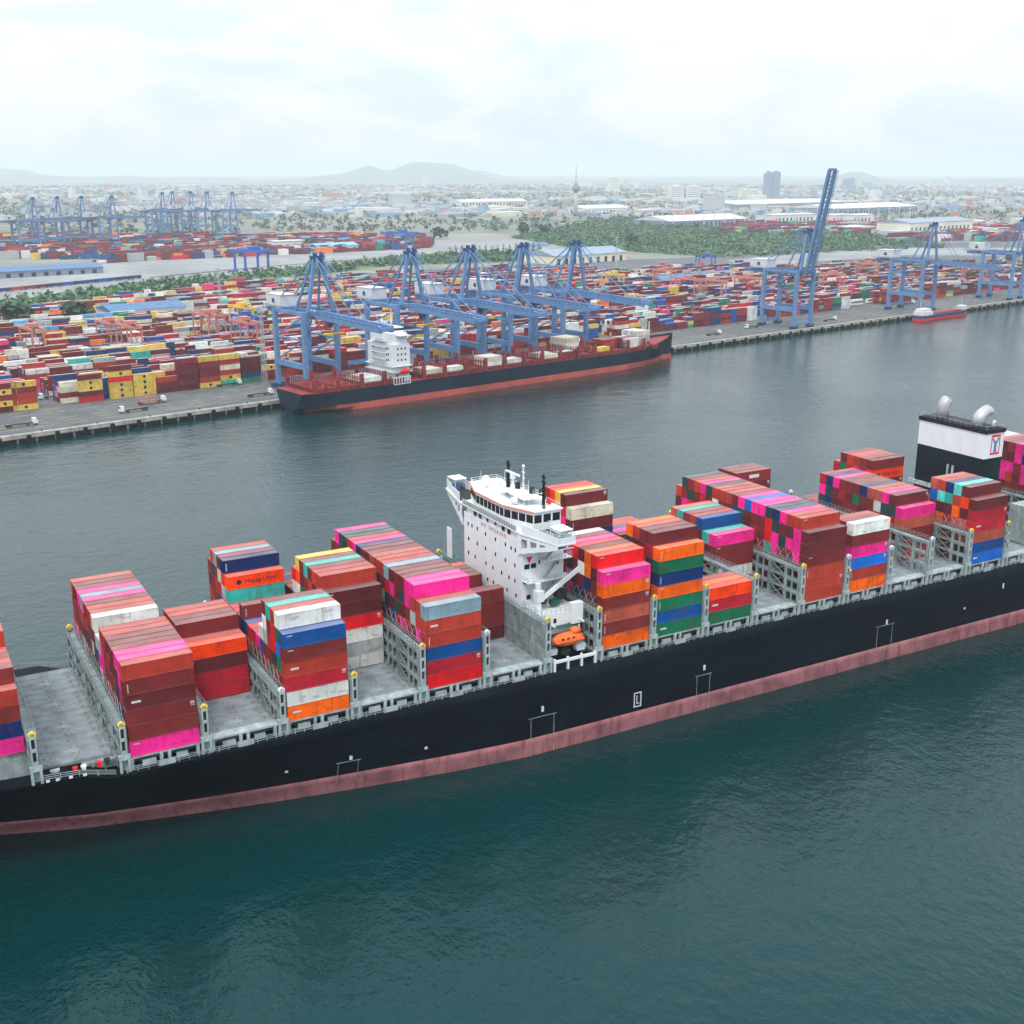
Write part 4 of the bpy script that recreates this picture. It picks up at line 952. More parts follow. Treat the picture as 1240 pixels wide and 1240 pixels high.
# ------------------------------------------------------------------ ship-to-shore cranes
def make_crane(raised):
    root = thing('quay_crane', 'x', 'crane')
    G, HW, ZG = 30.5, 10.0, 41.0           # gauge, half width, girder height
    def P(mb, nm, mat='crane'): return mb.build(nm, M[mat], root)
    for sx in (-1, 1):
        for y in (0, G):
            m = MB(); m.beam((sx*HW, y, 1.8), (sx*HW, y, ZG+2.5), 2.7, 2.2); leg = P(m, 'leg')
            b = MB(); b.box(sx*HW-4.6, sx*HW+4.6, y-.8, y+.8, 1.0, 2.6)
            for i in range(6): b.tube((sx*HW-4.2+i*1.68, y-.35, .45), (sx*HW-4.2+i*1.68, y+.35, .45), .5, n=8)
            b.build('bogie', M['cranedk'], leg)
    for y in (0, G):
        m = MB(); m.beam((-HW, y, 4.2), (HW, y, 4.2), 1.2, 1.6); P(m, 'sill_beam')
        m = MB(); m.beam((-HW, y, ZG+1.6), (HW, y, ZG+1.6), 1.6, 2.0); P(m, 'upper_cross_beam')
    m = MB(); m.beam((-HW, 0, 15), (HW, 0, 15), 1.2, 1.4)
    for sx in (-1, 1):
        m = MB(); m.beam((sx*HW, 0, 14.5), (sx*HW, G, 14.5), 1.6, 3.0); P(m, 'portal_beam')
        m = MB(); m.beam((sx*HW, 0, ZG+1.5), (sx*HW, G, ZG+1.5), 1.2, 1.8); P(m, 'top_side_beam')
        m = MB(); m.beam((sx*HW, G, 15.5), (sx*HW, 1, 28.5), .7); m.beam((sx*HW, 0, 28.5), (sx*HW, G, 28.5), .7); m.beam((sx*HW, G, 28.5), (sx*HW, 1, ZG), .7); P(m, 'side_diagonal')
    m = MB()
    for sx in (-1, 1): m.beam((sx*3.4, 1.5, ZG+.2), (sx*3.4, G+20, ZG+.2), 1.0, 2.6)
    for i in range(8): m.beam((-3.4, 3+i*6.6, ZG+.2), (3.4, 3+i*6.6, ZG+.2), .5, .8)
    P(m, 'trolley_girder')
    ang = R(79) if raised else R(-1.5); BL = 76.0 if raised else 60.0
    ca, sa = math.cos(ang), math.sin(ang); hy, hz = -3.0, ZG+.6
    def bp(d, x=0, off=0): return (x, hy-d*ca-off*sa, hz+d*sa+off*ca)
    m = MB()
    for sx in (-1, 1): m.beam(bp(0, sx*3.4), bp(BL, sx*3.4), 1.9 if not raised else 1.6, 3.2)
    m.beam(bp(BL, -3.9), bp(BL, 3.9), 1.2, 1.8)
    boom = P(m, 'boom')
    m = MB()
    for i in range(12 if raised else 9): m.beam(bp(2+i*6, -3.4), bp(2+i*6, 3.4), .6, .8); m.beam(bp(2+i*6, -3.4), bp(8+i*6, 3.4), .4)
    m.build('boom_lattice', M['crane'], boom)
    m = MB()
    for sx in (-1, 1):
        for off in (1.9, 2.5): m.beam(bp(1, sx*4.6, off), bp(BL-1, sx*4.6, off), .14)
        for i in range(16): m.beam(bp(1+i*3.8, sx*4.6, .8), bp(1+i*3.8, sx*4.6, 2.5), .12)
    m.build('boom_walkway', M['cranedk'], boom)
    AP = (0, -.5, 76.0)
    for sx in (-1, 1):
        m = MB(); m.beam((sx*7.5, -1.0, ZG+2.4), (sx*2.2, -.6, 71.4), 1.6, 1.6); P(m, 'a_frame_leg')
        m = MB(); m.beam((sx*7.0, 13, ZG+2.2), (sx*2.2, 1.2, 71.4), 1.1, 1.1); P(m, 'a_frame_strut')
        m = MB(); m.beam((sx*4.6, G+12, ZG+1.8), (sx*2.2, .8, 72), .55); P(m, 'back_stay')
    m = MB(); m.box(-3.4, 3.4, -2.0, 2.2, 71.0, 72.4); m.tube((-2.6, -1, 73.0), (-1.4, -1, 73.0), 1.3, n=10); m.tube((1.4, -1, 73.0), (2.6, -1, 73.0), 1.3, n=10)
    for x in (-3.3, 3.3):
        for y in (-1.9, 2.1): m.beam((x, y, 72.4), (x, y, 74.4), .15)
    P(m, 'apex_sheaves', 'cranedk')
    if not raised:
        for sx in (-1, 1):
            m = MB(); m.beam((sx*2.2, -1, 72), bp(24, sx*3.4, 1), .38); m.beam((sx*2.2, -1, 72.3), bp(52, sx*3.4, 1), .38); P(m, 'fore_stay')
    else:
        for sx in (-1, 1):
            m = MB(); m.beam((sx*2.2, -1, 72), bp(30, sx*3.2, -1.2), .45); m.beam(bp(30, sx*3.2, -1.2), bp(62, sx*3.2, -1.2), .45); P(m, 'fore_stay')
    m = MB(); m.box(-5.2, 5.2, G+2, G+18, ZG+2.2, ZG+8.6); mh = P(m, 'machinery_house', 'roofwhite')
    d = MB(); d.box(-5.26, -5.2, G+8.6, G+11.4, ZG+4.2, ZG+6.6); d.build('maker_plate', M['cranedk'], mh)
    d = MB(); d.box(-5.4, 5.4, G+1.6, G+18.4, ZG+8.6, ZG+8.9); d.build('house_roof', M['roofwhite'], mh)
    m = MB()
    for sx in (-1, 1):
        for off in (2.1, 3.0): m.beam((sx*5.8, 2, ZG+off), (sx*5.8, G+22, ZG+off), .14)
        for i in range(14): m.beam((sx*5.8, 2+i*3.8, ZG+1), (sx*5.8, 2+i*3.8, ZG+3), .12)
    m.box(-6, -5.2, 2, G+22, ZG+.9, ZG+1.05); m.box(5.2, 6, 2, G+22, ZG+.9, ZG+1.05); P(m, 'girder_walkway', 'cranedk')
    m = MB(); ty = 8 if raised else -14; m.box(-3.6, 3.6, ty-3, ty+3, ZG-2.4, ZG-1.2); m.box(-1.2, 1.2, ty+3, ty+5.4, ZG-5, ZG-2.2); P(m, 'trolley_cab', 'cranedk')
    m = MB(); m.box(-6, 6, ty-1.3, ty+1.3, ZG-8.2, ZG-7.4)
    for x in (-1.5, 1.5):
        for y in (-1, 1): m.beam((x, ty+y, ZG-7.4), (x, ty+y, ZG-2.4), .1)
    P(m, 'spreader', 'yel_rtg')
    m = MB()
    for i in range(6): z = 4+i*6.2; a, b = (G-1.6, G+1.6) if i % 2 else (G+1.6, G-1.6); m.beam((HW+1.7, a, z), (HW+1.7, b, z+6.2), .7, .15); m.box(HW+1.1, HW+2.2, b-.8, b+.8, z+6.1, z+6.25)
    P(m, 'stair_tower', 'cranedk')
    m = MB(); m.box(-3.5, 3.5, G-.9, G-.8, 13.8, 15.4); P(m, 'name_board', 'roofwhite')
    return root
c_dn = make_crane(False); c_up = make_crane(True)
NQ = 4.5
CP = [(372, 'the stern', 0), (483, 'the white house', 0), (554, 'hatches ahead of the house', 0), (618, 'the empty midship hatches', 0), (681, 'the forward pale containers', 0)]
used = {0: False, 1: False}
def put_crane(pxw, label, up, grp):
    src = c_up if up else c_dn
    o = src if not used[up] else copy_tree(src); used[up] = True
    s = s_at(pxw, NQ) + 10.0; o.location = q(s, NQ, 4.0); o.rotation_euler = (0, 0, QA); tag(o, label, 'crane', grp); return o
for px, w_, up in CP: put_crane(px, f'blue quay crane with lowered boom over {w_} of the moored ship', up, 'blue quay cranes working the moored ship')
put_crane(961, 'blue quay crane with its boom raised upright beside the empty wharf', 1, 'blue quay cranes on the wharf')
put_crane(1113, 'blue quay crane with lowered boom above the small coaster', 0, 'blue quay cranes on the wharf')
put_crane(1222, 'blue quay crane with raised boom beyond the small coaster', 1, 'blue quay cranes on the wharf')

# ------------------------------------------------------------------ yard containers
YC_ = dict(brown=(.20,.026,.032), maroon=(.13,.020,.028), rust=(.38,.045,.032), white=(.70,.71,.68), cream=(.62,.59,.46), yellow=(.68,.48,.10), blue=(.015,.09,.30), navy=(.02,.05,.14), cyan=(.10,.36,.62), grey=(.38,.41,.42), red=(.55,.02,.03), green=(.03,.22,.14), teal=(.05,.40,.34), orange=(.8,.2,.05), pink=(.75,.05,.2))
YW = ['brown']*10+['maroon']*8+['rust']*4+['white']*4+['cream']*3+['yellow']*3+['blue']*4+['navy']*4+['grey']*4+['red']*2+['green','teal','orange','pink','cyan']
YWR = ['brown']*14+['maroon']*14+['rust']*3+['white']*2+['yellow']*1+['blue']*3+['navy']*4+['grey']*2+['red']*2+['green','green','orange','pink','teal','grey','navy']
yr = random.Random(21)
from mathutils import noise as mn
FRONT = [(-8,'maroon yellow brown yellow brown'),(17,'yellow rust rust brown yellow'),(98,'red maroon yellow yellow maroon'),(135,'yellow yellow yellow red yellow maroon'),(163.5,'yellow yellow yellow yellow'),(190.5,'maroon maroon rust'),(216,'maroon maroon maroon maroon maroon brown'),(243,'yellow rust brown brown brown yellow'),(268,'teal yellow rust cream rust yellow'),(294,'green navy maroon maroon maroon'),(318,'brown brown yellow'),(340,'rust rust maroon rust')]
FLAB = ['left of the cross road', 'at the cross road corner'] + [f'{ORD[i]} stack past the cross road' for i in range(1, 11)]
for ci, (px, cl_) in enumerate(FRONT):
    s_ = s_at(px, 58.0)
    for t, c in enumerate(cl_.split()):
        p = q(s_, 58.0, 4.02+t*2.88); o = link('shipping_container', CM, None, p, QA); j = yr.uniform(.85, 1.12); o.color = (*[v*j for v in YC_[c]], 1)
        tag(o, f"{dict(maroon='dark maroon', rust='rust red').get(c, c)} container, {ORD[t+1]} tier, {FLAB[ci]}, wharf-side yard row", 'container', 'wharf-side yard containers')
        if c == 'yellow' and t < 5:
            e = MB(); e.tube((6.1, -.02, 1.45), (6.1, .06, 1.45), .8, n=12); e.build('emblem', M['markdark'], o)
yard = []
ROWS = 6
for bi in range(20):
    n0 = 60 + bi*27.0 + (0 if bi < 8 else 6)
    s = -60.0
    nb_lim = 1500 - bi*45
    while s < nb_lim:
        # cross roads
        if (32 < s < 50) or (430 < s < 446) or (820 < s < 838) or (1120 < s < 1140): s += 3; continue
        if bi == 0 and (s_at(1026, 60) < s < s_at(1068, 60)): s += 13; continue
        w20 = yr.random() < .18; ln = 6.06 if w20 else 12.19
        hbase = 3.0 + 2.6*mn.noise(Vector((s*.013, n0*.02, 3))) + (1.3 if bi == 0 else 0)
        if bi > 9: hbase -= .8
        if mn.noise(Vector((s*.02, n0*.03, 9))) < -.42 and bi > 0: s += ln+.5; continue
        grp_c = yr.choice(YW if s < 480 else YWR)
        for r in range(ROWS):
            if bi == 0 and r == 0 and s < s_at(352, 60): continue
            h = int(round(hbase + yr.uniform(-1.1, 1.1))); h = max(0 if bi else 2, min(5, h))
            domc = grp_c if yr.random() < .55 else yr.choice(YW if s < 480 else YWR)
            if bi == 0 and s < 260 and yr.random() < .45: domc = yr.choice(['yellow', 'brown', 'brown', 'maroon', 'rust', 'blue'])
            for t in range(h):
                c = domc if yr.random() < .66 else yr.choice(YW if s < 480 else YWR)
                j = yr.uniform(.85, 1.15); yard.append((s, n0+r*2.62, t, ln, tuple(min(.9, v*j) for v in YC_[c]), c, bi, r))
        s += ln+.45
# cut the yard where the railway and woods start
def keep(s, n): return n < lerp([(-100,440),(150,470),(420,560),(700,610),(1000,560),(1200,520),(1500,430)], s)
yard = [y for y in yard if keep(y[0], y[1])]
vs_, fs_, cs_ = [], [], []
for s, n, t, ln, c, nm, bi, r in yard:
    b = len(vs_); z = 4.02+t*2.72
    P4 = [q(s, n), q(s+ln, n), q(s+ln, n+2.44), q(s, n+2.44)]
    vs_ += [(p.x, p.y, z) for p in P4] + [(p.x, p.y, z+2.66) for p in P4]
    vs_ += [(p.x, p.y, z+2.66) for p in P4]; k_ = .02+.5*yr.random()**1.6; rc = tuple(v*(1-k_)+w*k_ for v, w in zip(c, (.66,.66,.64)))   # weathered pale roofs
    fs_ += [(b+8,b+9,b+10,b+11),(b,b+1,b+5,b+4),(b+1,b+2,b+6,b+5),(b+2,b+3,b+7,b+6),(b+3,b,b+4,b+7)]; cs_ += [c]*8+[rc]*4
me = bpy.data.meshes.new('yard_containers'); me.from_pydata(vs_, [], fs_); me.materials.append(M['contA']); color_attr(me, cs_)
yardobj = stuff(link('yard_containers', me), 'rows of stacked coloured containers filling the terminal yard')
lane = MB()
for n_, c_, w_ in ((5, 0, .35), (35.5, 0, .35), (13, 1, .25), (20, 1, .25), (27, 1, .25), (44, 1, .25), (52, 1, .25)):
    segs = [(-140, 1250)] if c_ == 0 else [(x, x+9) for x in range(-140, 1250, 16)]
    for a_, b_ in segs: lane.add([q(a_, n_-w_/2, 4.006), q(b_, n_-w_/2, 4.006), q(b_, n_+w_/2, 4.006), q(a_, n_+w_/2, 4.006)], [(0,1,2,3)], c_)
struct(lane.build('apron_markings', [M['dark'], M['yellow']]))
# ------------------------------------------------------------------ yard cranes
def make_rtg(mat):
    root = thing('yard_crane', 'x', 'yard crane'); S, W_, Hh = 24.0, 7.0, 19.0
    for x in (0, W_):
        for y in (0, S):
            m = MB(); m.beam((x, y, 1.2), (x, y, Hh), .9, .9); m.box(x-1.2, x+1.2, y-.4, y+.4, 0, 1.3); m.build('leg', mat, root)
        m = MB(); m.beam((x, -1.2, Hh), (x, S+1.2, Hh), 1.1, 1.6); m.build('girder', mat, root)
    for y in (0, S):
        m = MB(); m.beam((0, y, 2.2), (W_, y, 2.2), .8, 1.0); m.beam((0, y, Hh-1), (W_, y, Hh-1), .7, .9); m.beam((0,y,2.4),(W_,y,Hh-1),.3); m.beam((W_,y,2.4),(0,y,Hh-1),.3); m.build('end_frame', mat, root)
    m = MB(); m.box(.4, W_-.4, 8, 14, Hh+.8, Hh+3.2); m.box(2, 5, 14, 16, Hh-3, Hh+.4); m.build('trolley', mat, root)
    m = MB(); m.box(-1.6, -.5, 3, 9, 1.6, 4.2); m.build('power_pack', M['roofwhite'], root)
    return root
rt = {k: make_rtg(M[k+'_rtg']) for k in ('pink', 'yel', 'blue')}
rused = set()
RT = [('pink',135,427,0,'by the blue roofed shed'),('pink',152,430,0,'over pale stacks below the blue roofed shed'),('pink',30,432,0,'at the end of the yard near the cross road'),('pink',238,412,0,'right of the blue roofed shed'),('pink',255,413,0,'behind the yellow yard crane'),('yel',285,402,0,'alone among white containers'),('pink',296,425,0,'in front of the yellow yard crane'),('blue',300,418,0,'beside the lattice mast'),
      ('yel',738,356,0,'behind the forward quay crane'),('pink',797,350,0,'by the long blue roof'),('pink',822,362,0,'with its leg beside red stacks'),('pink',860,365,0,'over the red stacks of the right yard'),('pink',640,392,0,'behind the moored ship'),('blue',848,330,0,'at the edge of the green wood'),
      ('pink',912,362,0,'behind the raised quay crane'),('pink',1008,356,0,'right of the raised quay crane'),('pink',1180,348,0,'between the two last quay cranes'),('pink',1060,342,0,'near the pale port road')]
for k, px, py, rz, wh_ in RT:
    o = rt[k] if k not in rused else copy_tree(rt[k]); rused.add(k)
    p = onz(px, py); s_, n_ = sn(p); n_ = 60+round((n_-60-6)/27)*27-4.2
    o.location = q(s_, n_, 4.02); o.rotation_euler = (0, 0, QA)
    tag(o, f"{dict(pink='salmon', yel='yellow', blue='blue')[k]} portal yard crane {wh_}", 'yard crane', 'portal yard cranes')

# ------------------------------------------------------------------ sheds and other buildings near the yard
def shed(name, label, px, py, ln, wd, h, roof, wall, ang=None, rise=4.0):
    p = onz(px, py); root = thing(name, label, 'building', p, QA if ang is None else ang)
    m = MB(); m.box(-ln/2, ln/2, 0, wd, 0, h); m.build('wall', M[wall], root)
    m = MB(); e = 1.2
    m.prism([(-ln/2-e, -e, h), (-ln/2-e, wd+e, h), (-ln/2-e, wd/2, h+rise)], (ln+2*e, 0, 0)); m.build('roof', M[roof], root)
    for i in range(int(ln/14)):
        m = MB(); x = -ln/2+5+i*14; m.box(x, x+5, -.12, .0, 0, h*.65); m.build('door', M['dark'], root)
    return root
shed('shed', 'low blue roofed shed behind the left yard stacks', 182, 386, 62, 34, 8, 'roofblue', 'bwhite')
shed('warehouse', 'cream warehouse with wide grey roof at the edge of the green wood', 716, 318, 130, 60, 11, 'roofgrey', 'cream', rise=7)
shed('shed', 'long blue roofed shed in front of the green wood', 850, 344, 120, 30, 7, 'roofblue', 'bgrey')
shed('shed', 'long blue shed beside the railway with pale gable', 58, 334, 130, 34, 7, 'roofblue', 'bgrey')
shed('shed', 'pale blue roofed shed beyond the railway', 410, 305, 70, 30, 9, 'roofteal', 'bwhite')
shed('office_building', 'white office block with strip windows beyond the railway', 352, 304, 52, 24, 15, 'roofwhite', 'bwhite', rise=.5)
shed('office_building', 'small white office with blue roof beside the cypress row', 653, 308, 40, 24, 13, 'roofblue', 'bwhite', rise=3)
shed('warehouse', 'wide pale grey warehouse roof behind the green wood', 860, 273, 260, 110, 12, 'roofwhite', 'bgrey', rise=10)
shed('warehouse', 'very long white warehouse roof left of the raised boom', 960, 252, 560, 160, 16, 'roofwhite', 'bgrey', rise=10)
shed('warehouse', 'very long white warehouse roof right of the raised boom', 1062, 258, 420, 150, 16, 'roofwhite', 'bgrey', rise=10)
for i, (px, py) in enumerate(((950,271),(975,270),(1020,271),(1045,271))): shed('depot_building', f'white depot block, {ORD[i+1]} along the line of tall masts', px, py, 80, 50, 20, 'roofwhite', 'bwhite', rise=2)
shed('warehouse', 'pale warehouse roof right of the observation tower', 735, 258, 180, 80, 14, 'roofwhite', 'bwhite', rise=8)
shed('warehouse', 'thin white warehouse roof left of the observation tower', 600, 248, 300, 70, 12, 'roofwhite', 'bwhite', rise=8)
shed('factory', 'pale ribbed factory hall behind the right quay cranes', 1140, 284, 220, 70, 24, 'roofgrey', 'cream', rise=6)

# tower blocks of the city
def block(px, pyb, pyt, wpx, label, mat, n=1, crown=0):
    p = onz(px, pyb); d = math.hypot(p.x, p.y); mpp = d/1476; W_ = wpx*mpp; Hh = (pyb-pyt)*mpp
    root = thing('apartment_tower', label, 'building', p, -YAW+.15)
    for i in range(n):
        w1 = W_/n*.94; x = -W_/2+i*W_/n; m = MB(); m.box(x, x+w1, 0, W_/n*.8, 0, Hh*(1 if n == 1 or i % 2 else .96)); m.build('wall', M[mat], root)
        fl = max(4, int(Hh/9))
        m = MB()
        for j in range(fl): m.box(x+w1*.06, x+w1*.94, -.5, .2, Hh*.96*(j+.35)/fl, Hh*.96*(j+.7)/fl)
        m.build('window_band', M['bgrey'], root)
        m = MB(); m.box(x+w1*.3, x+w1*.7, W_/n*.2, W_/n*.6, Hh*.96, Hh*1.04); m.build('roof_house', M[mat], root)
    return root
block(935, 241, 210, 19, 'tall grey glass apartment tower above the white city roofs', 'bgrey', 2)
block(820, 242, 226, 18, 'pale broad apartment slab left of its twin', 'bwhite', 1)
block(840, 242, 226, 18, 'pale broad apartment slab right of its twin', 'bwhite', 1)
block(744, 232, 215, 13, 'tan apartment tower right of the observation tower', 'cream', 1)
block(908, 241, 230, 24, 'low cream apartment block beside the tall grey tower', 'cream', 2)
block(1028, 232, 217, 14, 'cluster of pale blue towers at the foot of the round hill', 'bgrey', 3)
block(517, 224, 214, 12, 'white building at the foot of the central hills', 'bwhite', 2)
block(1148, 222, 215, 5, 'lone white tower on the far skyline', 'bwhite', 1)

# observation tower
p = onz(697, 262); d = math.hypot(p.x, p.y)/1476
tw = thing('observation_tower', 'slim concrete observation tower with dark pod and needle mast', 'tower', p)
m = MB(); m.tube((0,0,0), (0,0,32*d), 5.6*d*.5, 3.6*d*.5, 12); m.build('shaft', M['conc2'], tw, True)
m = MB(); m.tube((0,0,28*d), (0,0,32*d), 2.2*d, 5.0*d, 14); m.tube((0,0,32*d), (0,0,36*d), 5.2*d, 4.6*d, 14); m.tube((0,0,36*d), (0,0,39*d), 2.8*d, 2.2*d, 14); m.build('pod', M['bgrey'], tw)
m = MB(); m.tube((0,0,39*d), (0,0,52*d), .9*d, .6*d, 8); m.tube((0,0,52*d), (0,0,61*d), .45*d, .15*d, 6); m.build('mast', M['conc2'], tw)

# far quay cranes (two groups) and rail cranes: copies of the quay crane
for px, py, sc_, lab, g in ([(x, y, .95, f'hazy dark blue quay crane, {ORD[i+1]} of the left far group', 'hazy cranes of the left far group') for i, (x, y) in enumerate(((46,303),(75,300),(104,298),(140,297)))] +
                            [(x, y, .95, f'hazy pale blue quay crane, {ORD[i+1]} of the farther group', 'hazy cranes of the farther group') for i, (x, y) in enumerate(((200,284),(212,281),(234,281),(254,283),(284,283)))]):
    o = copy_tree(c_dn); o.location = onz(px, py); o.rotation_euler = (0, 0, QA+R(100)); o.scale = (1.05,)*3; tag(o, lab, 'crane', g)
    o.location = onz(px, py)
def make_rmg():
    root = thing('rail_crane', 'x', 'rail crane')
    for x in (0, 16):
        for y in (0, 40):
            m = MB(); m.beam((x, y, 0), (x, y, 24), 2.2, 2.2); m.box(x-2, x+2, y-2.4, y+2.4, 0, 2.5); m.build('leg', M['blue_rtg'], root)
        m = MB(); m.beam((x, -14, 25), (x, 52, 25), 1.8, 2.8); m.build('girder', M['blue_rtg'], root)
    for y in (0, 40): m = MB(); m.beam((0, y, 22.5), (16, y, 22.5), 1.6, 2); m.build('cross_beam', M['blue_rtg'], root)
    m = MB(); m.box(2, 14, 10, 18, 26.4, 30); m.build('trolley', M['blue_rtg'], root); return root
rm = make_rmg()
for i, (px, py, lab) in enumerate(((313,331,'bright blue rail crane straddling the pale railway yard'), (492,303,'bright blue rail crane above the cypress row'))):
    o = rm if i == 0 else copy_tree(rm); o.location = onz(px, py); o.rotation_euler = (0, 0, QA+R(14)); tag(o, lab, 'rail crane', 'blue rail cranes')

# freight train on the ballast
tr = thing('freight_train', 'long dark freight train standing on the pale railway ballast', 'train', onz(-20, 356))
a, b = onz(-20, 356), onz(182, 336); dv_ = b-a; n_ = int(dv_.length/15.5); az = math.atan2(dv_.y, dv_.x)
wm_ = {}
for c in ('brown', 'navy', 'blue', 'rust', 'maroon'):
    mm_ = paint('wagon_'+c, YC_[c], .6); m = MB(); m.box(0, 14.4, -1.4, 1.4, 1.1, 3.9); m.box(.2, 14.2, -1.3, 1.3, .8, 1.1)
    for x in (1.4, 3, 11.4, 13):
        for y in (-.9, .9): m.tube((x, y-.1, .5), (x, y+.1, .5), .48, n=7)
    wm_[c] = m.mesh('wagon', mm_)
for i in range(n_):
    o = link('wagon', wm_[yr.choice(['brown','navy','blue','rust','maroon'] if i < n_*.35 else ['navy','navy','blue','maroon'])], tr); o.location = dv_.normalized()*15.5*i; o.rotation_euler = (0, 0, az)
tk = MB(); tk.beam(onz(182, 336, 4.1), onz(330, 322, 4.1), 6, .3); tk.beam(onz(330, 322, 4.1), onz(470, 312, 4.1), 6, .3); struct(tk.build('railway_track', M['dark']))

# ------------------------------------------------------------------ vehicles on the apron
def make_truck():
    root = thing('terminal_truck', 'x', 'truck')
    m = MB(); m.box(0, 2.1, -1.2, 1.2, .9, 2.5); m.prism([(0,-1.2,2.5),(1.9,-1.2,2.5),(1.6,-1.2,3.4),(0,-1.2,3.4)], (0,2.4,0)); m.build('cab', M['white'], root)
    m = MB(); m.box(1.55, 2.14, -1.05, 1.05, 2.35, 3.1); m.build('windscreen', M['glass'], root)
    m = MB(); m.box(-12.6, 0, -.55, .55, 1.0, 1.4)
    for x in (-12.4, -6.3, -.6): m.box(x, x+.4, -1.22, 1.22, 1.0, 1.45)
    m.build('chassis', M['dark'], root)
    wmsh = MB(); wmsh.tube((0, -.18, 0), (0, .18, 0), .52, n=12); wmsh.tube((0,-.2,0),(0,.2,0),.25,n=8,m=1); wmsh = wmsh.mesh('wheel', [M['rubber'], M['steel']])
    for x in (1.3, -2.2, -10.2, -11.5):
        for y in (-1.05, 1.05): link('wheel', wmsh, root, (x, y, .52))
    return root
tk0 = make_truck(); first = True
for px, py, rz, lab in ((40,514.5,0,'empty skeletal trailer truck with white cab near the wharf edge'), (52,484,R(180),'white cab truck turning by the yellow yard stacks'), (196,487,0,'terminal truck with orange frame beside the brown front stacks'), (288,466,0,'white cab truck at the foot of the teal container'), (326,478,0,'empty skeletal trailer truck behind the stern of the moored ship'), (56,475,R(95),'dark truck waiting in the cross road between stacks'), (150,500,R(180),'skeletal trailer truck heading past the yellow stacks'), (870,405,0,'skeletal trailer truck on the apron ahead of the bow'), (905,398,R(180),'white cab truck beside the raised quay crane legs'), (1010,388,0,'lone truck on the apron right of the raised crane'), (1105,368,0,'small white truck under the quay crane by the coaster')):
    o = tk0 if first else copy_tree(tk0); first = False; o.location = onz(px, py, 4.02); o.rotation_euler = (0, 0, QA+rz); tag(o, lab, 'truck', 'trucks on the terminal apron')
o = thing('spreader_frame', 'small orange steel frame lying on the trailer by the front stacks', 'frame', onz(183, 487, 5.4), QA)
m = MB()
for z in (.2, 3.0):
    for y in (-1.1, 1.1): m.beam((-5, y, z), (3, y, z), .35)
for x in (-5, -1, 3):
    for y in (-1.1, 1.1): m.beam((x, y, .2), (x, y, 3.0), .35)
m.build('frame', M['pink_rtg'], o)
for i, (px, py) in enumerate(((1036,370),(1056,367))):
    o = thing('white_bus', f'long white bus parked below the green containers, {("near the red stack","toward the quay crane")[i]}', 'bus', onz(px, py, 4.02), QA)
    m = MB(); m.box(-9, 9, -1.5, 1.5, .6, 5.4 if i == 0 else 4.2); m.build('body', M['bwhite'], o)
    m = MB(); m.box(-8.6, 8.6, -1.56, 1.56, 2.6, 3.6); m.build('window_band', M['glass'], o)
    for x in (-6.5, 6.2):
        for y in (-1.3, 1.3): m = MB(); m.tube((x, y-.2, .5), (x, y+.2, .5), .5, n=10); m.build('wheel', M['rubber'], o)

# small coaster alongside
a_, b_ = sn(onz(1104, 388, 0)), sn(onz(1171, 380, 0)); Lc = b_[0]-a_[0]
cs = thing('coaster', 'small blue and red coaster moored at the far right of the wharf', 'ship', q((a_[0]+b_[0])/2, -8.5, 0), QA)
hw = Lc/2
def chb(x, z): t = (x+hw)/(2*hw); b = 6.2*min(1, (1-t)*5+.05 if t > .8 else 1)*min(1, t*8+.6); return b*(.9+.1*z/5)
def crings(zs): return [[(x, -chb(x, z), z) for z in zs]+[(x, chb(x, z), z) for z in reversed(zs)] for x in [-hw+2*hw*i/16 for i in range(17)]]
m = MB(); m.rings(crings([1.8, 3.0, 4.2])); m.build('hull', M['cranedk'], cs); m = MB(); m.rings(crings([-1, .6, 1.8])); m.build('antifouling_band', M['red'], cs)
m = MB(); m.box(-hw*.45, hw*.6, -4.2, 4.2, 4.2, 5.4); m.build('hatch', M['brownsteel'], cs)
m = MB(); m.box(-hw+2, -hw*.55, -4.5, 4.5, 4.2, 7.2); m.box(-hw+3, -hw*.6, -3.6, 3.6, 7.2, 9.4); w_ = m.build('deckhouse', M['bwhite'], cs)
m = MB(); m.box(-hw*.61, -hw*.59, -3.2, 3.2, 7.8, 8.8); m.build('window', M['glass'], w_)
m = MB(); m.tube((-hw+5, 0, 11), (-hw+5, 0, 17), .25, .12); m.build('mast', M['bwhite'], cs); m = MB(); m.tube((hw*.75, 0, 4.6), (hw*.75, 0, 14), .3, .15); m.box(hw*.66, hw*.86, -3, 3, 4.6, 8); m.build('forecastle', M['bwhite'], cs)

# floodlight masts and the far line of tall masts
def mast_mesh(h, lat):
    m = MB()
    if lat:
        for x in (-1.2, 1.2):
            for y in (-1.2, 1.2): m.beam((x, y, 0), (x*.5, y*.5, h), .22)
        for i in range(12): z = h*i/12; k_ = 1.2-.6*i/12; m.beam((-k_, -k_, z), (k_, -k_, z+h/12), .14); m.beam((k_, -k_, z), (k_, k_, z+h/12), .14); m.beam((-k_, k_, z), (k_, k_, z+h/12), .14)
        m.box(-2, 2, -.6, .6, h, h+1)
    else: m.tube((0,0,0), (0,0,h), .45, .25, 7); m.box(-1.8, 1.8, -.5, .5, h, h+.8)
    return m.mesh('light_mast', M['steel'])
lm1, lm0 = mast_mesh(40, True), mast_mesh(30, False)
for px, py, lab in ((321,466,'lattice floodlight mast left of the first quay crane'), (268,388,'lattice floodlight mast behind the yellow yard crane'), (746,330,'lattice floodlight mast beside the cream warehouse')): tag(link('light_mast', lm1, None, onz(px, py), QA), lab, 'mast', 'lattice floodlight masts')
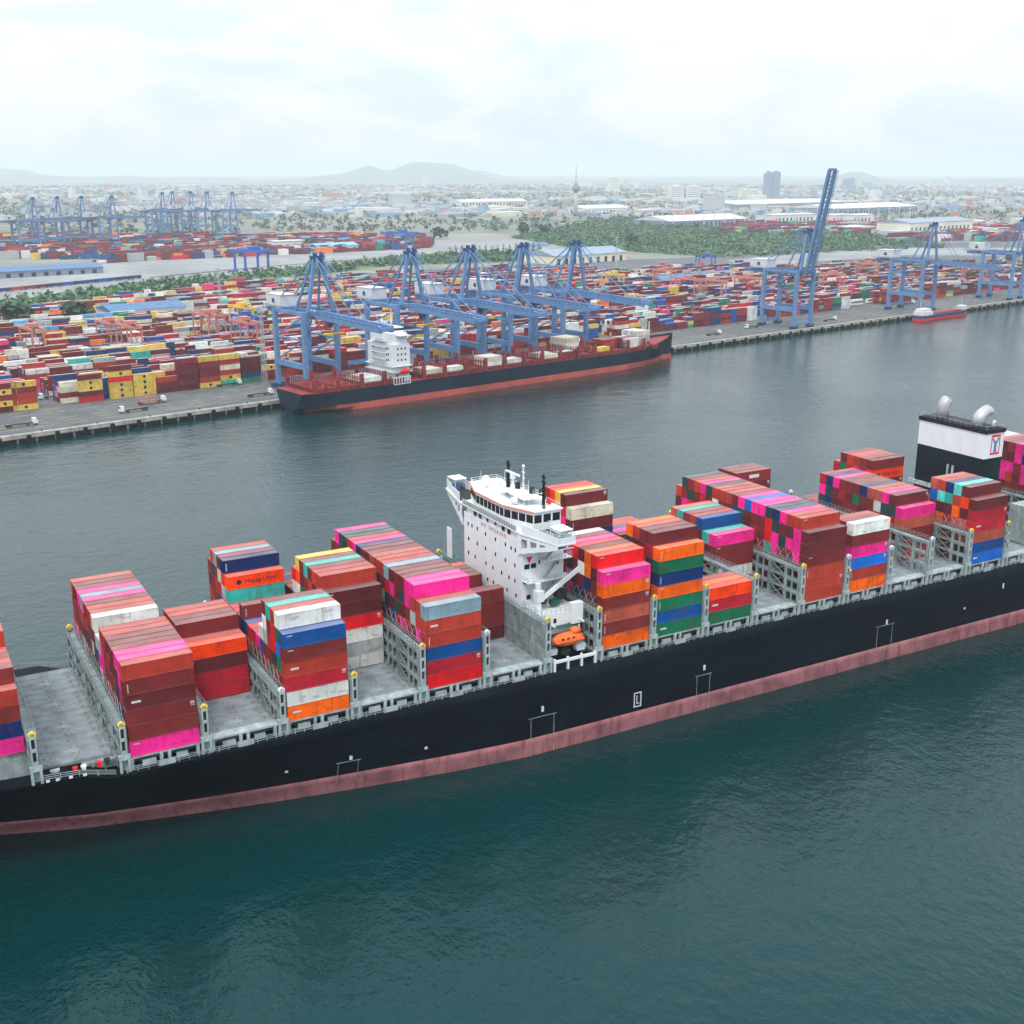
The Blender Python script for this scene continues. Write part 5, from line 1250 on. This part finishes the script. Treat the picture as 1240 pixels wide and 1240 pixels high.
pm = MB(); pm.tube((0,0,0), (0,0,42), 1.1, .6, 7); pm.box(-5, 5, -.5, .5, 38, 39); pm = pm.mesh('tall_mast', M['roofwhite'])
for i in range(26): tag(link('tall_mast', pm, None, onz(790+i*12.4, 274+yr.uniform(-2, 2))), 'tall thin white mast in the line beyond the green wood', 'mast', 'line of tall white masts beyond the wood')

# ------------------------------------------------------------------ vegetation
def leaves(pts, cols, name, label=None, nl=34, parent=None, kind=True):
    """pts: (x, y, z0, r, h) crowns made of many small leaf faces spread through the crown's volume"""
    vs_, fs_, cs_ = [], [], []; g = yr
    for (x, y, z0, r, h) in pts:
        c0 = g.choice(cols); j0 = g.uniform(.7, 1.3)
        lobes = [(g.uniform(-.45,.45)*r, g.uniform(-.45,.45)*r, g.uniform(.35,.85)*h, g.uniform(.45,.75)*r) for _ in range(4)]
        for i in range(nl):
            lx, ly, lz, lr = g.choice(lobes); a, b = g.uniform(0, 6.28), g.uniform(-1, 1); k = math.sqrt(1-b*b); rr = lr*g.uniform(.6, 1.0)
            c = Vector((x+lx+rr*k*math.cos(a), y+ly+rr*k*math.sin(a), z0+lz+rr*b*.8))
            e = r*g.uniform(.22, .42); u = Vector((g.uniform(-1,1), g.uniform(-1,1), g.uniform(-.7,.7))).normalized(); v = u.cross(Vector((g.uniform(-1,1), g.uniform(-1,1), 1))).normalized()
            o = len(vs_); vs_ += [tuple(c-u*e), tuple(c+v*e*.8), tuple(c+u*e), tuple(c-v*e*.8)]; fs_.append((o, o+1, o+2, o+3))
            j = j0*g.uniform(.75, 1.25); cs_ += [tuple(q_*j for q_ in c0)]*4
    me = bpy.data.meshes.new(name); me.from_pydata(vs_, [], fs_); me.materials.append(M['leaf']); color_attr(me, cs_)
    o = link(name, me, parent)
    return stuff(o, label) if kind else o
def inside(p, poly):
    r = False; n = len(poly)
    for i in range(n):
        a, b = poly[i], poly[i-1]
        if (a[1] > p[1]) != (b[1] > p[1]) and p[0] < (b[0]-a[0])*(p[1]-a[1])/(b[1]-a[1])+a[0]: r = not r
    return r
def scatter_px(poly, n):
    """points spread evenly over the ground inside a polygon whose corners are given as photograph pixels"""
    W_ = [onz(*p) for p in poly]; out = []
    x0, x1 = min(p.x for p in W_), max(p.x for p in W_); y0, y1 = min(p.y for p in W_), max(p.y for p in W_); tries = 0
    while len(out) < n and tries < n*40:
        tries += 1; p = (yr.uniform(x0, x1), yr.uniform(y0, y1))
        if inside(p, W_): out.append(p)
    return out
GR = [(.065,.16,.06), (.08,.19,.07), (.04,.095,.04), (.11,.22,.08), (.065,.155,.08), (.035,.08,.035)]
woods = [([(690,300),(620,288),(700,272),(760,262),(840,276),(960,282),(1050,283),(1150,300),(1060,304),(960,308),(880,312),(780,306)], 9000, 'mangrove_wood', 'wide green mangrove wood behind the terminal'),
         ([(-60,390),(60,378),(140,362),(330,338),(330,331),(200,342),(100,356),(-60,374)], 1500, 'trackside_wood', 'strip of green trees and shrubs below the railway'),
         ([(330,340),(470,322),(640,316),(690,306),(560,308),(440,318),(330,330)], 1400, 'trackside_wood', 'green thicket behind the boom tops of the quay cranes')]
for poly, n, nm, lab in woods:
    sheet('wood_floor', PX(poly), 3.97, M['shrub'])
    leaves([(x, y, 3.6, 2.0+5.5*yr.random()**2.2, 2+7.5*yr.random()**2.2) for x, y in scatter_px(poly, n) if mn.noise(Vector((x*.012, y*.012, 5))) > -.38], GR, nm, lab, 18)
# separate trees one can pick out: trunk and crown
def tree(px, py, r, h, lab, grp, cols, cyp=False):
    p = onz(px, py); root = thing('cypress_tree' if cyp else 'round_tree', lab, 'tree', p, group=grp)
    m = MB(); m.tube((0,0,-.2), (0,0,h*.5), .5, .25, 6)
    if not cyp:
        for a in range(3): m.tube((0,0,h*.4), (r*.5*math.cos(a*2.1), r*.5*math.sin(a*2.1), h*.75), .25, .1, 5)
    m.build('trunk', M['trunk'], root)
    if cyp: leaves([(0, 0, h*.12*i, r*(1-.09*i), h*.2) for i in range(1, 8)], cols, 'crown', None, 14, root, False)
    else: leaves([(0, 0, h*.25, r, h*.75)], cols, 'crown', None, 120, root, False)
DK = [(.02,.05,.025), (.025,.065,.03)]
for i in range(16): tree(545+i*7.2, 314-i*.35, 4.5, yr.uniform(15, 21), 'dark slender cypress in the row behind the crane tops', 'row of dark cypress trees', DK, True)
for px, py, r, lab in ((90,392,11,'dark round tree beside the railway road by the blue shed'),(104,389,8,'smaller dark round tree next to the blue shed'),(25,396,13,'broad dark tree at the yard edge'),(372,303,12,'dark tree beside the white office block'),(532,289,14,'lone dark tree on the pale railway yard'),(634,284,14,'dark tree beyond the railway yard end'),(765,297,12,'dark tree standing out of the green wood'),(660,284,12,'dark tree near the end of the ballast')): tree(px, py, r, r*1.3, lab, None, DK)

# ------------------------------------------------------------------ city and hills
cv, cf, cc_ = [], [], []
cr_ = random.Random(5)
def cbox(x, y, sx, sy, h, a, c, z0=3.9):
    b = len(cv); ca, sa = math.cos(a), math.sin(a)
    for zz in (z0, z0+h):
        for dx, dy in ((-sx,-sy),(sx,-sy),(sx,sy),(-sx,sy)): cv.append((x+(dx*ca-dy*sa)/2, y+(dx*sa+dy*ca)/2, zz))
    cf.extend([(b+4,b+5,b+6,b+7),(b,b+1,b+5,b+4),(b+1,b+2,b+6,b+5),(b+2,b+3,b+7,b+6),(b+3,b,b+4,b+7)]); cc_.extend([c]*8)
ROOF = [(.60,.62,.63)]*3+[(.42,.45,.48)]*5+[(.22,.34,.5)]*2+[(.45,.24,.18)]*2+[(.32,.34,.36)]*3+[(.6,.58,.5)]*2
for i in range(6500):
    d = 2300 + 9000*cr_.random()**1.25; a = YAW + cr_.uniform(-.46, .46)
    x, y = d*math.sin(a), d*math.cos(a)
    dens = mn.noise(Vector((x*.0011, y*.0011, 1)))
    if dens < -.12: continue
    p_ = (x, y); s_, n_ = sn(p_)
    if a < YAW-.05 and d < 3200: continue
    if inside(p_, WP0) if (WP0 := [onz(*p) for p in woods[0][0]]) else False: continue
    f = d/4000; big = cr_.random() < .12
    sx = cr_.uniform(14, 34)*(3.2 if big else 1)*min(1.5, .7+f*.35); sy = cr_.uniform(12, 26)*(2 if big else 1)
    h = cr_.uniform(5, 12)*(1 if not big else 1.1)
    if cr_.random() < .025: h *= cr_.uniform(2, 4.5); sx *= .7
    cbox(x, y, sx, sy, h, cr_.uniform(-.4, .4)+QA, cr_.choice(ROOF))
me = bpy.data.meshes.new('city_buildings'); me.from_pydata(cv, [], cf); me.materials.append(M['mass']); color_attr(me, cc_)
stuff(link('city_buildings', me), 'low pale roofs of the far city spread to the hills')
ft_ = []
for i in range(6000):
    d = 2400+8000*cr_.random()**1.3; a = YAW+cr_.uniform(-.46, .46); x, y = d*math.sin(a), d*math.cos(a)
    if mn.noise(Vector((x*.0011, y*.0011, 1))) > .28: continue
    ft_.append((x, y, 3.5, cr_.uniform(5, 12)*(.7+d/9000), cr_.uniform(6, 11)))
leaves(ft_, [(.03,.07,.04), (.025,.055,.035), (.04,.08,.045)], 'city_trees', 'dark tree belts between the far city roofs', 12)
# the left far terminal: hazy stacks behind the railway
fy = []
for i in range(2800):
    px = yr.uniform(-60, 520); py = yr.uniform(288, 324-px*.045 if px > 120 else 314)
    p = onz(px, py); h = yr.choice((1,2,3,4))*2.7; c = YC_[yr.choice(YWR+['orange','cyan'])]; fy.append((p.x, p.y, 12.2*yr.choice((1,1,2)), 2.5*yr.choice((1,2,4)), h, c))
for i in range(700):
    px = yr.uniform(880, 1240); py = yr.uniform(272, 284) if px < 1080 else yr.uniform(276, 292)
    p = onz(px, py); fy.append((p.x, p.y, 12.2*yr.choice((2,3,4)), 2.5*yr.choice((2,4)), 2.7*yr.choice((2,3,4)), YC_[yr.choice(YWR)]))
cv, cf, cc_ = [], [], []
for x, y, sx, sy, h, c in fy: cbox(x, y, sx, sy, h, QA, c, 3.95)
me = bpy.data.meshes.new('far_container_stacks'); me.from_pydata(cv, [], cf); me.materials.append(M['mass']); color_attr(me, cc_)
stuff(link('far_container_stacks', me), 'hazy container stacks of the farther terminals')

def hill(label_px, dist, name='hill'):
    """ridge line given as (pixel x, pixel y of the crest); real height from its distance"""
    mb = MB(); rings = []; pts = []
    xs = [label_px[0][0] + (label_px[-1][0]-label_px[0][0])*i/60 for i in range(61)]
    for x in xs:
        y = lerp(label_px, x); y += 1.2*mn.noise(Vector((x*.05, dist, 0)))*min(1, max(0, 218-y)/6)
        v = ray(x, y); hd = math.hypot(v.x, v.y); t = dist/hd; pts.append((v.x*t, v.y*t, CAM_H+v.z*t, v.x/hd, v.y/hd))
    for off, fz in ((-4200,-.1),(-2700,.24),(-1500,.6),(-650,.88),(0,1.0),(500,.85),(1300,.45),(2600,-.1)):
        rings.append([(x+dx*off, y+dy*off, max(2, 4+(z-4)*fz*(1+.12*mn.noise(Vector((x*.002, y*.002, off*.01)))))) for x, y, z, dx, dy in pts])
    mb.rings(rings, close=False); return struct(mb.build(name, M['hill'], smooth=True))
hill([(340,221),(380,214),(415,210),(447,200),(470,207),(500,197),(530,196),(548,199),(575,207),(600,217),(625,221)], 19000)
hill([(-80,214),(0,204),(30,206),(60,213),(110,214),(160,213),(200,216),(250,214),(330,218),(380,221)], 21000)
hill([(985,221),(1005,214),(1030,208),(1045,208.5),(1065,215),(1090,219),(1130,218),(1200,216),(1300,215)], 18000)
hill([(540,220),(580,206),(610,212),(650,217),(760,216),(820,218),(900,219),(960,221)], 24000)

# ------------------------------------------------------------------ haze: one even body of air round everything
hz = MB(); hz.box(-34000, 34000, -2500, 47000, -4, 330)
hm = bpy.data.materials.new('haze_air'); hm.use_nodes = True; nt = hm.node_tree; nt.nodes.clear()
ho = nt.nodes.new('ShaderNodeOutputMaterial'); pv = nt.nodes.new('ShaderNodeVolumePrincipled')
pv.inputs['Color'].default_value = (.85,.94,1.0,1); pv.inputs['Density'].default_value = 0.85e-4; pv.inputs['Anisotropy'].default_value = .3
nt.links.new(pv.outputs[0], ho.inputs['Volume'])
ho_ = hz.build('haze', hm); stuff(ho_, 'pale even haze over the harbour and city')
